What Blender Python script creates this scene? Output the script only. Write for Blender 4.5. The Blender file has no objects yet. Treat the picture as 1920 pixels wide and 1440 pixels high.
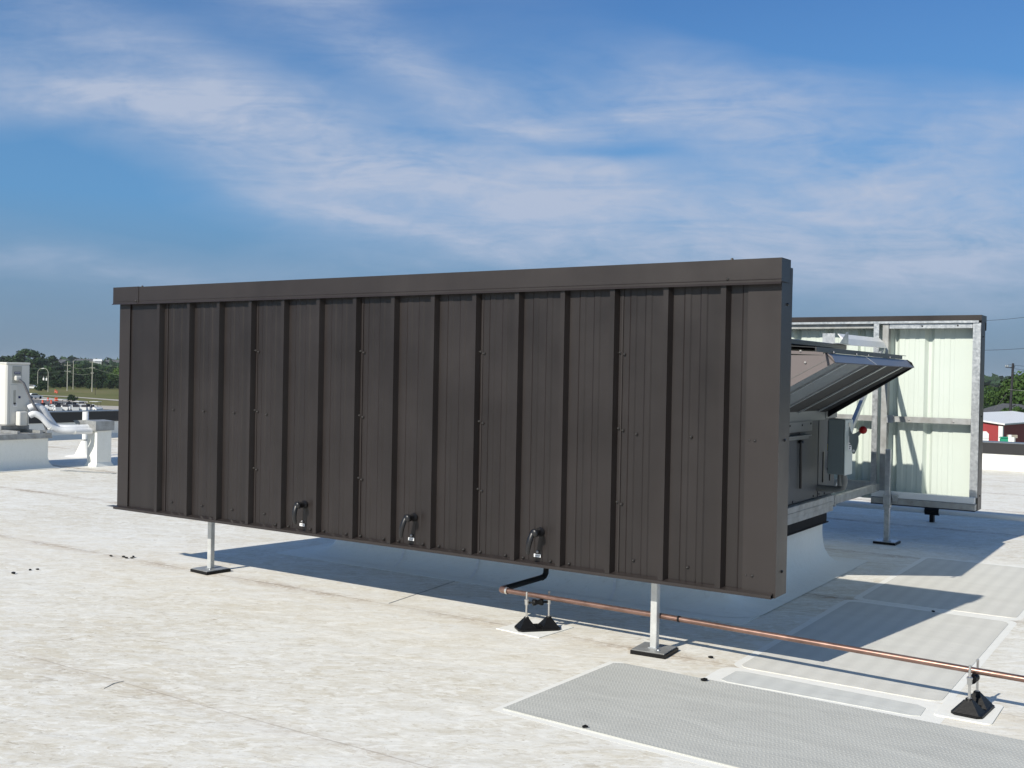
import bpy, math, random
from mathutils import Vector, Matrix, noise as mnoise

random.seed(7)
SC = bpy.context.scene
COL = SC.collection
R = math.radians

# ------------------------------------------------------------------ camera, sky, sun, exposure
EYE = Vector((0.0, 0.0, 1.47))
CR = Vector((0.8333677, 0.55239142, 0.01902639))
CU = Vector((-0.02137882, -0.00218246, 0.99976906))
CF = Vector((-0.55230537, 0.83358201, -0.00999069))
FPX = 1987.5
cam = bpy.data.cameras.new('camera')
cam.sensor_width = 36.0
cam.lens = FPX / 1920 * 36
cam.clip_start = 0.05
cam.clip_end = 9000
co = bpy.data.objects.new('camera', cam)
COL.objects.link(co)
m = Matrix((CR, CU, -CF)).transposed().to_4x4()
m.translation = EYE
co.matrix_world = m
SC.camera = co

SUNV = Vector((-0.215, -1.385, 1.0)).normalized()      # towards the sun
SUN_EL = math.asin(SUNV.z)
SUN_AZ = math.atan2(SUNV.x, SUNV.y)
sun = bpy.data.lights.new('sun', 'SUN')
sun.energy = 4.6
sun.angle = R(0.5)
sun.color = (1.0, 0.945, 0.84)
so = bpy.data.objects.new('sun', sun)
so.rotation_euler = SUNV.to_track_quat('Z', 'Y').to_euler()
so.location = (0, -5, 20)
COL.objects.link(so)

SC.view_settings.view_transform = 'Standard'
SC.view_settings.look = 'None'
SC.view_settings.exposure = 0.14
SC.view_settings.gamma = 1.0
SC.render.engine = 'CYCLES'
SC.cycles.max_bounces = 12
SC.cycles.diffuse_bounces = 8


class NT:
    """small node-tree helper"""
    def __init__(s, tree):
        s.t = tree
        s.n = tree.nodes
        s.l = tree.links

    def add(s, typ, **kw):
        nd = s.n.new(typ)
        for k, v in kw.items():
            setattr(nd, k, v)
        return nd

    def put(s, sock, v):
        if isinstance(v, bpy.types.NodeSocket):
            s.l.new(v, sock)
        else:
            sock.default_value = v

    def math(s, op, a, b=0.0, c=0.0, clamp=False):
        nd = s.add('ShaderNodeMath', operation=op, use_clamp=clamp)
        s.put(nd.inputs[0], a)
        s.put(nd.inputs[1], b)
        s.put(nd.inputs[2], c)
        return nd.outputs[0]

    def vmath(s, op, a, b=None):
        nd = s.add('ShaderNodeVectorMath', operation=op)
        s.put(nd.inputs[0], a)
        if b is not None:
            s.put(nd.inputs[1], b)
        return nd.outputs['Value'] if op in ('DOT_PRODUCT', 'LENGTH') else nd.outputs[0]

    def comb(s, x, y, z=0.0):
        nd = s.add('ShaderNodeCombineXYZ')
        s.put(nd.inputs[0], x); s.put(nd.inputs[1], y); s.put(nd.inputs[2], z)
        return nd.outputs[0]

    def sep(s, v):
        nd = s.add('ShaderNodeSeparateXYZ')
        s.put(nd.inputs[0], v)
        return nd.outputs

    def noise(s, vec, scale=5.0, detail=4.0, rough=0.55, dist=0.0):
        nd = s.add('ShaderNodeTexNoise')
        if vec is not None:
            s.put(nd.inputs['Vector'], vec)
        nd.inputs['Scale'].default_value = scale
        nd.inputs['Detail'].default_value = detail
        nd.inputs['Roughness'].default_value = rough
        nd.inputs['Distortion'].default_value = dist
        return nd.outputs['Fac']

    def mapping(s, vec, scale=(1, 1, 1), rot=(0, 0, 0), loc=(0, 0, 0)):
        nd = s.add('ShaderNodeMapping')
        s.put(nd.inputs['Vector'], vec)
        nd.inputs['Scale'].default_value = scale
        nd.inputs['Rotation'].default_value = rot
        nd.inputs['Location'].default_value = loc
        return nd.outputs[0]

    def ramp(s, fac, a, b, lo=0.0, hi=1.0):
        """linear remap a..b -> lo..hi, clamped"""
        nd = s.add('ShaderNodeMapRange')
        nd.clamp = True
        s.put(nd.inputs[0], fac)
        s.put(nd.inputs[1], a); s.put(nd.inputs[2], b); s.put(nd.inputs[3], lo); s.put(nd.inputs[4], hi)
        return nd.outputs[0]

    def mix(s, fac, a, b):
        nd = s.add('ShaderNodeMix', data_type='RGBA')
        s.put(nd.inputs['Factor'], fac)
        s.put(nd.inputs['A'], a if isinstance(a, bpy.types.NodeSocket) else (*a, 1))
        s.put(nd.inputs['B'], b if isinstance(b, bpy.types.NodeSocket) else (*b, 1))
        return nd.outputs['Result']

    def mul(s, a, b):
        nd = s.add('ShaderNodeMix', data_type='RGBA', blend_type='MULTIPLY')
        nd.inputs['Factor'].default_value = 1.0
        s.put(nd.inputs['A'], a if isinstance(a, bpy.types.NodeSocket) else (*a, 1))
        s.put(nd.inputs['B'], b if isinstance(b, bpy.types.NodeSocket) else (*b, 1))
        return nd.outputs['Result']


# sky with thin high cloud; the cloud cover is laid out by compass heading and height above the horizon
W = bpy.data.worlds.new('World')
SC.world = W
W.use_nodes = True
w = NT(W.node_tree)
bg = w.n['Background']
SKY_STR = 0.10
sky = w.add('ShaderNodeTexSky', sky_type='NISHITA')
sky.sun_disc = False
sky.sun_elevation = SUN_EL
sky.sun_rotation = SUN_AZ
sky.altitude = 200
sky.air_density = 1.0
sky.dust_density = 0.6
sky.ozone_density = 2.0
tc = w.add('ShaderNodeTexCoord')
D = w.vmath('NORMALIZE', tc.outputs['Generated'])
HF = Vector((-0.5523, 0.8336, 0)).normalized()
HR = Vector((0.8336, 0.5523, 0)).normalized()
fw = w.math('MAXIMUM', w.vmath('DOT_PRODUCT', D, tuple(HF)), 0.12)
cu = w.math('DIVIDE', w.vmath('DOT_PRODUCT', D, tuple(HR)), fw)
dz = w.sep(D)[2]
cv = w.math('DIVIDE', dz, fw)


def blob(px, py, hw, hh, slope, amp):
    u0 = (px - 960) / FPX
    v0 = (700 - py + (px - 960) * 0.019) / FPX
    a = math.atan(slope)
    c, s_ = math.cos(a), math.sin(a)
    du = w.math('SUBTRACT', cu, u0)
    dv = w.math('SUBTRACT', cv, v0)
    e1 = w.math('MULTIPLY', w.math('SUBTRACT', w.math('MULTIPLY', du, c), w.math('MULTIPLY', dv, s_)), FPX / hw)
    e2 = w.math('MULTIPLY', w.math('ADD', w.math('MULTIPLY', du, s_), w.math('MULTIPLY', dv, c)), FPX / hh)
    q = w.math('ADD', w.math('MULTIPLY', e1, e1), w.math('MULTIPLY', e2, e2))
    return w.math('MULTIPLY', w.math('EXPONENT', w.math('MULTIPLY', q, -1.0)), amp)


cuv = w.comb(cu, cv)
warp = w.noise(w.mapping(cuv, scale=(3.0, 6.0, 1)), 1.0, 3, 0.5)
cuvw = w.comb(cu, w.math('ADD', cv, w.math('MULTIPLY', w.math('SUBTRACT', warp, 0.5), 0.12)))
cu2, cv2 = cu, cv
sp = w.sep(cuvw)
cu, cv = sp[0], sp[1]
cover = None
for b in [(430, 255, 520, 80, 0.28, 0.62), (150, 215, 260, 40, 0.06, 0.35), (260, 90, 420, 60, 0.42, 0.34), (1010, 340, 330, 100, 0.12, 0.55),
          (800, 150, 330, 60, 0.42, 0.42), (1330, 190, 330, 70, 0.10, 0.42), (1180, 215, 260, 34, -0.1, 0.2),
          (1700, 400, 430, 120, 0.02, 0.52), (1500, 300, 300, 60, 0.25, 0.25), (120, 480, 330, 34, 0.10, 0.34), (700, 425, 330, 28, 0.26, 0.40),
          (560, 5, 130, 40, 0.2, 0.30), (1600, 490, 560, 75, 0.0, 0.50), (1870, 250, 200, 60, -0.3, 0.30),
          (1120, 275, 210, 20, 0.05, -0.42), (560, 500, 260, 24, 0.05, 0.12), (850, 470, 500, 40, 0.1, 0.20),
          (350, 410, 200, 26, 0.12, -0.2), (1700, 60, 400, 80, 0.0, -0.3), (60, 330, 200, 40, 0.1, -0.25)]:
    g = blob(*b)
    cover = g if cover is None else w.math('ADD', cover, g)
cu, cv = cu2, cv2
fib = w.noise(w.mapping(cuv, scale=(2.2, 13.0, 1), rot=(0, 0, R(14))), 2.0, 9, 0.62, 1.2)
fib2 = w.noise(w.mapping(cuv, scale=(7.0, 16.0, 1), rot=(0, 0, R(-8)), loc=(3, 1, 0)), 2.5, 8, 0.6, 0.8)
soft = w.noise(w.mapping(cuv, scale=(2.0, 5.0, 1), loc=(7, 2, 0)), 2.0, 4, 0.5, 0.4)
fib3 = w.noise(w.mapping(cuvw, scale=(5.0, 34.0, 1), rot=(0, 0, R(11)), loc=(2, 5, 0)), 2.2, 8, 0.65, 1.5)
tex = w.math('ADD', w.math('MULTIPLY', fib, 0.42), w.math('ADD', w.math('MULTIPLY', fib2, 0.25), w.math('ADD', w.math('MULTIPLY', soft, 0.38), w.math('MULTIPLY', fib3, 0.12))))
texr = w.ramp(tex, 0.41, 0.72, 0.22, 1.75)
cl = w.math('MULTIPLY', w.math('ADD', cover, 0.05), texr, clamp=True)
cl = w.math('MULTIPLY', cl, w.ramp(dz, -0.01, 0.06, 0.0, 1.0), clamp=True)
cl = w.math('MULTIPLY', cl, w.ramp(dz, 0.02, 0.16, 0.7, 0.95))
cloud_col = (0.41 / SKY_STR, 0.475 / SKY_STR, 0.61 / SKY_STR)
skyc = w.mul(sky.outputs[0], (0.42, 0.72, 1.04))
skyc = w.mix(w.ramp(dz, 0.10, 0.36, 0.85, 0.0), skyc, (0.120 / SKY_STR, 0.285 / SKY_STR, 0.50 / SKY_STR))
skyc = w.mix(w.ramp(dz, 0.015, 0.15, 0.97, 0.0), skyc, (0.178 / SKY_STR, 0.255 / SKY_STR, 0.345 / SKY_STR))
back = w.ramp(w.vmath('DOT_PRODUCT', D, tuple(HF)), -0.05, -0.7, 0.0, 1.0)
fill_veil = w.math('MULTIPLY', back, w.ramp(w.noise(w.mapping(D, scale=(2, 2, 5)), 1.5, 6, 0.6), 0.3, 0.7, 0.45, 0.95))
skyc = w.mix(fill_veil, skyc, (0.29 / SKY_STR, 0.39 / SKY_STR, 0.46 / SKY_STR))  # unseen pale sky behind the viewer, added to lift the blue shade
w.put(bg.inputs['Color'], w.mix(cl, skyc, cloud_col))
bg.inputs['Strength'].default_value = SKY_STR


# ------------------------------------------------------------------ materials
def mat(name, col=(0.5, 0.5, 0.5), rough=0.6, metal=0.0, spec=0.5, var=0.0, vscale=4.0, bump=0.0, bscale=30.0,
        col2=None, stretch=(1, 1, 1), coat=0.0, rvar=0.0):
    M = bpy.data.materials.new(name)
    M.use_nodes = True
    t = NT(M.node_tree)
    p = t.n['Principled BSDF']
    p.inputs['Roughness'].default_value = rough
    p.inputs['Metallic'].default_value = metal
    p.inputs['Specular IOR Level'].default_value = spec
    p.inputs['Coat Weight'].default_value = coat
    geo = t.add('ShaderNodeNewGeometry')
    vec = t.mapping(geo.outputs['Position'], scale=stretch)
    if var > 0 or col2:
        f = t.noise(vec, vscale, 6, 0.6, 0.3)
        c2 = col2 or tuple(c * (1 - var) for c in col)
        t.put(p.inputs['Base Color'], t.mix(t.ramp(f, 0.35, 0.65), col, c2))
    else:
        p.inputs['Base Color'].default_value = (*col, 1)
    if rvar:
        f = t.noise(vec, vscale * 1.7, 4, 0.6)
        t.put(p.inputs['Roughness'], t.ramp(f, 0.3, 0.7, rough - rvar, rough + rvar))
    if bump > 0:
        b = t.add('ShaderNodeBump')
        b.inputs['Strength'].default_value = 1.0
        b.inputs['Distance'].default_value = bump
        t.put(b.inputs['Height'], t.noise(vec, bscale, 4, 0.6))
        t.put(p.inputs['Normal'], b.outputs[0])
    return M


def membrane(name, base, stain, dirt, amount, seams=True, bump=0.007):
    M = bpy.data.materials.new(name)
    M.use_nodes = True
    t = NT(M.node_tree)
    p = t.n['Principled BSDF']
    p.inputs['Roughness'].default_value = 0.62
    p.inputs['Specular IOR Level'].default_value = 0.35
    pos = t.add('ShaderNodeNewGeometry').outputs['Position']
    big = t.noise(pos, 0.5, 5, 0.6, 0.5)
    v1 = t.mapping(pos, scale=(1.0, 1.0, 1), rot=(0, 0, R(-28)))
    v2 = t.mapping(v1, scale=(1.1, 1.9, 1))
    mid = t.noise(v2, 3.2, 10, 0.72, 0.9)
    fine = t.noise(v2, 10.0, 9, 0.72, 1.6)
    grit = t.noise(v2, 42.0, 6, 0.75, 1.0)
    f = t.math('ADD', t.math('MULTIPLY', mid, 0.5), t.math('ADD', t.math('MULTIPLY', fine, 0.35), t.math('MULTIPLY', big, 0.25)))
    st = t.ramp(f, 0.49, 0.66, 0.0, amount * 0.85)
    c = t.mix(st, base, stain)
    # darker scuffs
    sc = t.math('MULTIPLY', t.ramp(fine, 0.52, 0.68), t.ramp(mid, 0.44, 0.60))
    c = t.mix(t.math('MULTIPLY', sc, 0.45 * amount), c, dirt)
    # sharper-edged blotches: tan grime, dark scuffs, pale rubbed wisps
    v3 = t.mapping(v1, scale=(1.0, 2.3, 1))
    area = t.ramp(big, 0.38, 0.60, 0.25, 1.15)
    fl = t.math('MULTIPLY', t.ramp(t.noise(v3, 3.6, 6, 0.66, 1.6), 0.505, 0.60), area)
    c = t.mix(t.math('MULTIPLY', fl, 0.62 * amount), c, stain)
    wp = t.ramp(t.noise(t.mapping(v3, loc=(5, 3, 0)), 5.5, 7, 0.68, 2.2), 0.53, 0.60)
    c = t.mix(t.math('MULTIPLY', wp, 0.75 * amount), c, tuple(min(0.9, x * 1.10) for x in base))
    fl2 = t.math('MULTIPLY', t.ramp(t.noise(t.mapping(v3, loc=(1, 8, 0)), 8.0, 5, 0.66, 1.4), 0.585, 0.665), area)
    c = t.mix(t.math('MULTIPLY', fl2, 0.62 * amount), c, dirt)
    fl4 = t.ramp(t.noise(t.mapping(v3, loc=(9, 1, 0)), 26.0, 4, 0.6, 1.0), 0.60, 0.68)
    c = t.mix(t.math('MULTIPLY', fl4, 0.45 * amount), c, dirt)
    hgt = t.math('ADD', t.math('MULTIPLY', t.noise(t.mapping(v1, scale=(1, 2.2, 1)), 2.2, 4, 0.5, 0.6), 1.0),
                 t.math('MULTIPLY', fine, 0.25))
    if seams:
        xyz = t.sep(pos)
        wob = t.math('MULTIPLY', t.math('SUBTRACT', t.noise(pos, 0.7, 3), 0.5), 0.06)
        yy = t.math('DIVIDE', t.math('SUBTRACT', t.math('ADD', xyz[1], wob), 5.14), 2.03)
        d = t.math('MULTIPLY', t.math('SUBTRACT', yy, t.math('ROUND', yy)), 2.03)
        line = t.math('LESS_THAN', t.math('ABSOLUTE', d), 0.005)
        # dirt caught along the lap
        band = t.ramp(t.math('ABSOLUTE', t.math('SUBTRACT', d, -0.02)), 0.0, 0.11, 1.0, 0.0)
        patch = t.ramp(t.noise(t.mapping(pos, scale=(1, 0.2, 1)), 1.3, 6, 0.65), 0.42, 0.58, 0.22, 1.0)
        bn = t.math('MULTIPLY', t.math('MULTIPLY', band, patch), t.ramp(fine, 0.42, 0.55, 0.1, 1.0))
        bn = t.math('MULTIPLY', bn, t.ramp(xyz[1], 3.6, 4.8, 0.30, 1.0))
        c = t.mix(t.math('MULTIPLY', bn, 0.95, clamp=True), c, (0.36, 0.265, 0.18))
        c = t.mix(t.math('MULTIPLY', t.math('MULTIPLY', line, t.ramp(xyz[1], 3.6, 4.8, 0.42, 1.0)), t.ramp(patch, 0.0, 1.0, 0.15, 0.85)), c, (0.22, 0.165, 0.12))
        wm = t.ramp(t.math('ABSOLUTE', t.math('SUBTRACT', xyz[1], 5.0)), 0.0, 0.9, 0.38, 0.0)
        c = t.mix(t.math('MULTIPLY', wm, t.ramp(mid, 0.35, 0.6, 0.3, 1.0)), c, (0.80, 0.73, 0.60))
        hgt = t.math('ADD', hgt, t.math('MULTIPLY', t.math('GREATER_THAN', d, 0.0), 0.25))
    t.put(p.inputs['Base Color'], c)
    b = t.add('ShaderNodeBump')
    b.inputs['Strength'].default_value = 1.0
    b.inputs['Distance'].default_value = bump
    t.put(b.inputs['Height'], hgt)
    t.put(p.inputs['Normal'], b.outputs[0])
    return M


def pad_mat(name, base, dark, chevron):
    M = bpy.data.materials.new(name)
    M.use_nodes = True
    t = NT(M.node_tree)
    p = t.n['Principled BSDF']
    p.inputs['Roughness'].default_value = 0.7
    p.inputs['Specular IOR Level'].default_value = 0.3
    pos = t.add('ShaderNodeNewGeometry').outputs['Position']
    xyz = t.sep(pos)
    n = t.noise(t.mapping(pos, scale=(0.9, 2.2, 1)), 3.0, 7, 0.62, 0.6)
    c = t.mix(t.ramp(n, 0.35, 0.7), base, dark)
    c = t.mix(t.ramp(t.noise(pos, 12, 7, 0.7), 0.6, 0.74, 0, 0.35), c, tuple(x * 0.6 for x in base))
    # embossed tread: rows of short slanted bars
    pu, pv = 0.017, 0.024
    row = t.math('FLOOR', t.math('DIVIDE', xyz[1], pv))
    alt = t.math('SUBTRACT', t.math('MULTIPLY', t.math('MODULO', t.math('ABSOLUTE', row), 2.0), 2.0), 1.0)
    fy = t.math('SUBTRACT', t.math('DIVIDE', xyz[1], pv), row)
    sl = t.math('MULTIPLY', t.math('MULTIPLY', fy, alt), 0.55)
    fx = t.math('FRACT', t.math('ADD', t.math('DIVIDE', xyz[0], pu), sl))
    bar = t.ramp(t.math('ABSOLUTE', t.math('SUBTRACT', fx, 0.5)), 0.14, 0.26, 1.0, 0.0)
    endm = t.ramp(t.math('ABSOLUTE', t.math('SUBTRACT', fy, 0.5)), 0.36, 0.44, 1.0, 0.0)
    bar = t.math('MULTIPLY', bar, endm)
    c = t.mix(t.math('MULTIPLY', t.math('MULTIPLY', bar, t.ramp(t.noise(t.mapping(pos, scale=(0.8, 9, 1)), 1.0, 4), 0.35, 0.65, 0.35, 1.0)), 0.38 * chevron), c, tuple(min(1, x * 1.45) for x in base))
    if chevron < 1:
        s = t.math('SINE', t.math('MULTIPLY', xyz[0], 2 * math.pi / 0.105))
        c = t.mix(t.ramp(s, -0.6, 0.9, 0, 0.24), c, tuple(x * 0.72 for x in base))
    t.put(p.inputs['Base Color'], c)
    b = t.add('ShaderNodeBump')
    b.inputs['Distance'].default_value = 0.0007
    t.put(b.inputs['Height'], t.math('ADD', t.math('MULTIPLY', bar, chevron), t.math('MULTIPLY', n, 6.0)))
    t.put(p.inputs['Normal'], b.outputs[0])
    return M


def grass_mat(name, a, b_, c_):
    M = bpy.data.materials.new(name)
    M.use_nodes = True
    t = NT(M.node_tree)
    p = t.n['Principled BSDF']
    p.inputs['Roughness'].default_value = 0.9
    p.inputs['Specular IOR Level'].default_value = 0.1
    pos = t.add('ShaderNodeNewGeometry').outputs['Position']
    c = t.mix(t.ramp(t.noise(pos, 0.02, 5, 0.6), 0.4, 0.6), a, b_)
    c = t.mix(t.ramp(t.noise(pos, 0.12, 6, 0.65), 0.5, 0.7, 0, 0.8), c, c_)
    t.put(p.inputs['Base Color'], c)
    return M


def leaf_mat(name, a, b_):
    M = bpy.data.materials.new(name)
    M.use_nodes = True
    t = NT(M.node_tree)
    p = t.n['Principled BSDF']
    p.inputs['Roughness'].default_value = 0.75
    p.inputs['Specular IOR Level'].default_value = 0.2
    oi = t.add('ShaderNodeObjectInfo')
    pos = t.add('ShaderNodeNewGeometry').outputs['Position']
    c = t.mix(t.ramp(t.noise(pos, 0.5, 3, 0.6), 0.35, 0.65), a, b_)
    c = t.mix(t.math('MULTIPLY', oi.outputs['Random'], 0.6), c, tuple(x * 1.5 for x in b_))
    t.put(p.inputs['Base Color'], c)
    return M


def streak_metal(name, col, rough, spec=0.5, amt=0.12, metal=0.0):
    """painted sheet metal with faint vertical wash marks and a slightly wavy (oil-canned) surface"""
    M = bpy.data.materials.new(name)
    M.use_nodes = True
    t = NT(M.node_tree)
    p = t.n['Principled BSDF']
    p.inputs['Metallic'].default_value = metal
    p.inputs['Specular IOR Level'].default_value = spec
    pos = t.add('ShaderNodeNewGeometry').outputs['Position']
    v = t.mapping(pos, scale=(9, 9, 0.45))
    n = t.noise(v, 1.0, 6, 0.65, 0.3)
    n2 = t.noise(pos, 2.2, 4, 0.6)
    f = t.math('ADD', t.math('MULTIPLY', n, 0.6), t.math('MULTIPLY', n2, 0.4))
    c = t.mix(t.ramp(f, 0.35, 0.65), tuple(x * (1 - amt) for x in col), tuple(x * (1 + amt) for x in col))
    t.put(p.inputs['Base Color'], c)
    t.put(p.inputs['Roughness'], t.ramp(n2, 0.3, 0.7, rough - 0.06, rough + 0.08))
    b = t.add('ShaderNodeBump')
    b.inputs['Distance'].default_value = 0.004
    b.inputs['Strength'].default_value = 0.5
    t.put(b.inputs['Height'], t.noise(t.mapping(pos, scale=(4, 4, 1.1)), 1.0, 2, 0.5))
    t.put(p.inputs['Normal'], b.outputs[0])
    return M


M = dict(
    bronze=streak_metal('dark_bronze_paint', (0.0188, 0.0150, 0.0144), 0.35, 0.42, 0.22),
    bronze_trim=streak_metal('dark_bronze_trim_paint', (0.0265, 0.0215, 0.0205), 0.38, 0.42, 0.08),
    backer=streak_metal('pale_green_panel_back', (0.57, 0.625, 0.57), 0.42, 0.45, 0.03),
    galv=mat('galvanised_steel', (0.56, 0.58, 0.60), 0.38, 0.75, 0.5, col2=(0.40, 0.42, 0.44), vscale=30, rvar=0.1),
    galv_dull=mat('dull_galvanised_steel', (0.40, 0.41, 0.41), 0.5, 0.45, 0.5, col2=(0.29, 0.29, 0.28), vscale=12, rvar=0.1),
    alu=mat('painted_silver_post', (0.62, 0.63, 0.62), 0.38, 0.35, 0.5, var=0.18, vscale=14),
    roof=membrane('white_roof_membrane', (0.80, 0.785, 0.73), (0.65, 0.595, 0.48), (0.42, 0.365, 0.28), 1.0),
    flash=membrane('clean_white_membrane', (0.84, 0.84, 0.79), (0.78, 0.77, 0.70), (0.5, 0.47, 0.42), 0.35, seams=False, bump=0.002),
    patch=membrane('white_membrane_patch', (0.83, 0.82, 0.77), (0.77, 0.75, 0.68), (0.5, 0.47, 0.42), 0.3, seams=False, bump=0.001),
    pad=pad_mat('grey_walkway_tread', (0.50, 0.50, 0.465), (0.435, 0.435, 0.405), 1.0),
    pad2=pad_mat('pale_walkway_tread', (0.68, 0.665, 0.61), (0.63, 0.615, 0.56), 0.12),
    pad3=pad_mat('pale_grey_smooth_strip', (0.62, 0.625, 0.59), (0.57, 0.575, 0.545), 0.1),
    black=mat('black_rubber', (0.006, 0.006, 0.0065), 0.5, 0.0, 0.25, var=0.3, vscale=20, bump=0.001, bscale=60),
    matte=mat('matte_black_sheet', (0.010, 0.010, 0.012), 0.75, 0, 0.2),
    blackp=mat('black_painted_steel', (0.010, 0.010, 0.012), 0.35),
    copper=mat('aged_copper', (0.30, 0.185, 0.15), 0.36, 0.7, col2=(0.17, 0.105, 0.085), vscale=7, rvar=0.08),
    solder=mat('bright_solder', (0.75, 0.72, 0.66), 0.3, 0.9),
    steel=mat('bright_steel', (0.60, 0.59, 0.57), 0.3, 0.9),
    screw=mat('fastener_head', (0.07, 0.065, 0.062), 0.3, 0.5),
    screwp=mat('pale_fastener_head', (0.5, 0.48, 0.47), 0.4, 0.3),
    label=mat('white_label', (0.8, 0.8, 0.8), 0.5),
    ink=mat('dark_ink', (0.03, 0.03, 0.04), 0.6),
    blue=mat('navy_label', (0.01, 0.015, 0.09), 0.4),
    yellow=mat('yellow_label', (0.62, 0.50, 0.03), 0.5),
    unit=mat('grey_unit_paint', (0.115, 0.118, 0.122), 0.5, 0.0, 0.18, var=0.08, vscale=2.0, bump=0.004, bscale=2.0),
    unit_lt=mat('light_grey_unit_panel', (0.19, 0.195, 0.19), 0.4, 0.0, 0.4, var=0.08, vscale=3.0),
    taupe=mat('taupe_hood_paint', (0.165, 0.142, 0.142), 0.45, 0.05, 0.5, var=0.05, vscale=3.0),
    lip_sky=mat('sky_tinted_hood_lip', (0.13, 0.135, 0.16), 0.35, 0.0, 0.5),  # shaded lip: blue sky reflection put into the colour
    hoodtop=mat('dark_grey_drip_edge', (0.05, 0.052, 0.055), 0.4, 0.2),
    louver=mat('washable_filter_mesh', (0.30, 0.33, 0.35), 0.5, 0.5, col2=(0.20, 0.22, 0.24), vscale=60, stretch=(1, 5, 1)),
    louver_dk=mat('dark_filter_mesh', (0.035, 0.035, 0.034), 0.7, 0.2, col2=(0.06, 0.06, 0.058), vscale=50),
    box=mat('grey_switch_enclosure', (0.17, 0.205, 0.21), 0.42, 0.0, 0.5, var=0.05),
    box_lit=mat('switch_cover_lit_grey', (0.50, 0.55, 0.53), 0.42, 0.0, 0.5),  # enclosure grey lightened; light on this side put into the colour
    red=mat('red_knob', (0.26, 0.003, 0.004), 0.45, 0, 0.3),
    cream=mat('cream_cabinet_paint', (0.66, 0.65, 0.61), 0.45, 0.0, 0.4, var=0.04, vscale=3),
    cream_dk=mat('cream_cabinet_recess', (0.38, 0.38, 0.35), 0.5),
    lagging=mat('white_pipe_lagging', (0.72, 0.73, 0.75), 0.5, var=0.06, vscale=12, bump=0.003, bscale=25),
    whitep=mat('white_plastic_pipe', (0.80, 0.80, 0.78), 0.4),
    conduit=mat('grey_flexible_conduit', (0.13, 0.13, 0.14), 0.45),
    para_w=mat('white_parapet_membrane', (0.74, 0.74, 0.71), 0.6, var=0.08, vscale=1.5, bump=0.004, bscale=3),
    para_b=mat('black_parapet_metal', (0.018, 0.018, 0.020), 0.45),
    para_g=mat('grey_coping_metal', (0.17, 0.19, 0.21), 0.4, 0.2),
    grass=grass_mat('dry_grass', (0.115, 0.125, 0.040), (0.17, 0.155, 0.070), (0.085, 0.12, 0.03)),
    concrete=mat('pale_concrete', (0.46, 0.42, 0.37), 0.85, var=0.15, vscale=0.3),
    asphalt=mat('grey_asphalt', (0.14, 0.14, 0.14), 0.85, var=0.3, vscale=0.2),
    woods=leaf_mat('far_wood_foliage', (0.020, 0.045, 0.022), (0.035, 0.07, 0.028)),
    leafd=leaf_mat('dark_foliage', (0.012, 0.027, 0.011), (0.024, 0.048, 0.017)),
    leafm=leaf_mat('green_foliage', (0.022, 0.052, 0.012), (0.044, 0.082, 0.018)),
    leafy=leaf_mat('yellow_green_foliage', (0.038, 0.080, 0.016), (0.075, 0.125, 0.026)),
    bark=mat('tree_bark', (0.07, 0.055, 0.04), 0.9, var=0.3),
    polew=mat('concrete_pole', (0.48, 0.47, 0.40), 0.8, var=0.1),
    poled=mat('dark_timber_pole', (0.022, 0.022, 0.026), 0.8, var=0.3),
    wire=mat('overhead_wire', (0.02, 0.02, 0.022), 0.6),
    wirel=mat('pale_overhead_wire', (0.28, 0.30, 0.24), 0.6),
    barn=mat('red_metal_siding', (0.33, 0.035, 0.038), 0.5, var=0.1, vscale=1.0),
    whitem=mat('white_painted_metal', (0.80, 0.80, 0.79), 0.45, var=0.03),
    shingle=mat('grey_shingles', (0.085, 0.088, 0.095), 0.85, var=0.25, vscale=2.0),
    brick=mat('tan_brick', (0.30, 0.22, 0.16), 0.8, var=0.15, vscale=1.0),
    glass=mat('dark_glass', (0.02, 0.025, 0.03), 0.08, 0.0, 0.8),
    orange=mat('orange_plastic', (0.60, 0.075, 0.02), 0.5),
    green=mat('teal_green_plastic', (0.005, 0.26, 0.15), 0.5),
    tan=mat('tan_building_wall', (0.42, 0.38, 0.32), 0.8, var=0.1),
    tyre=mat('tyre_rubber', (0.015, 0.015, 0.015), 0.8),
)

ORG = {}


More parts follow.
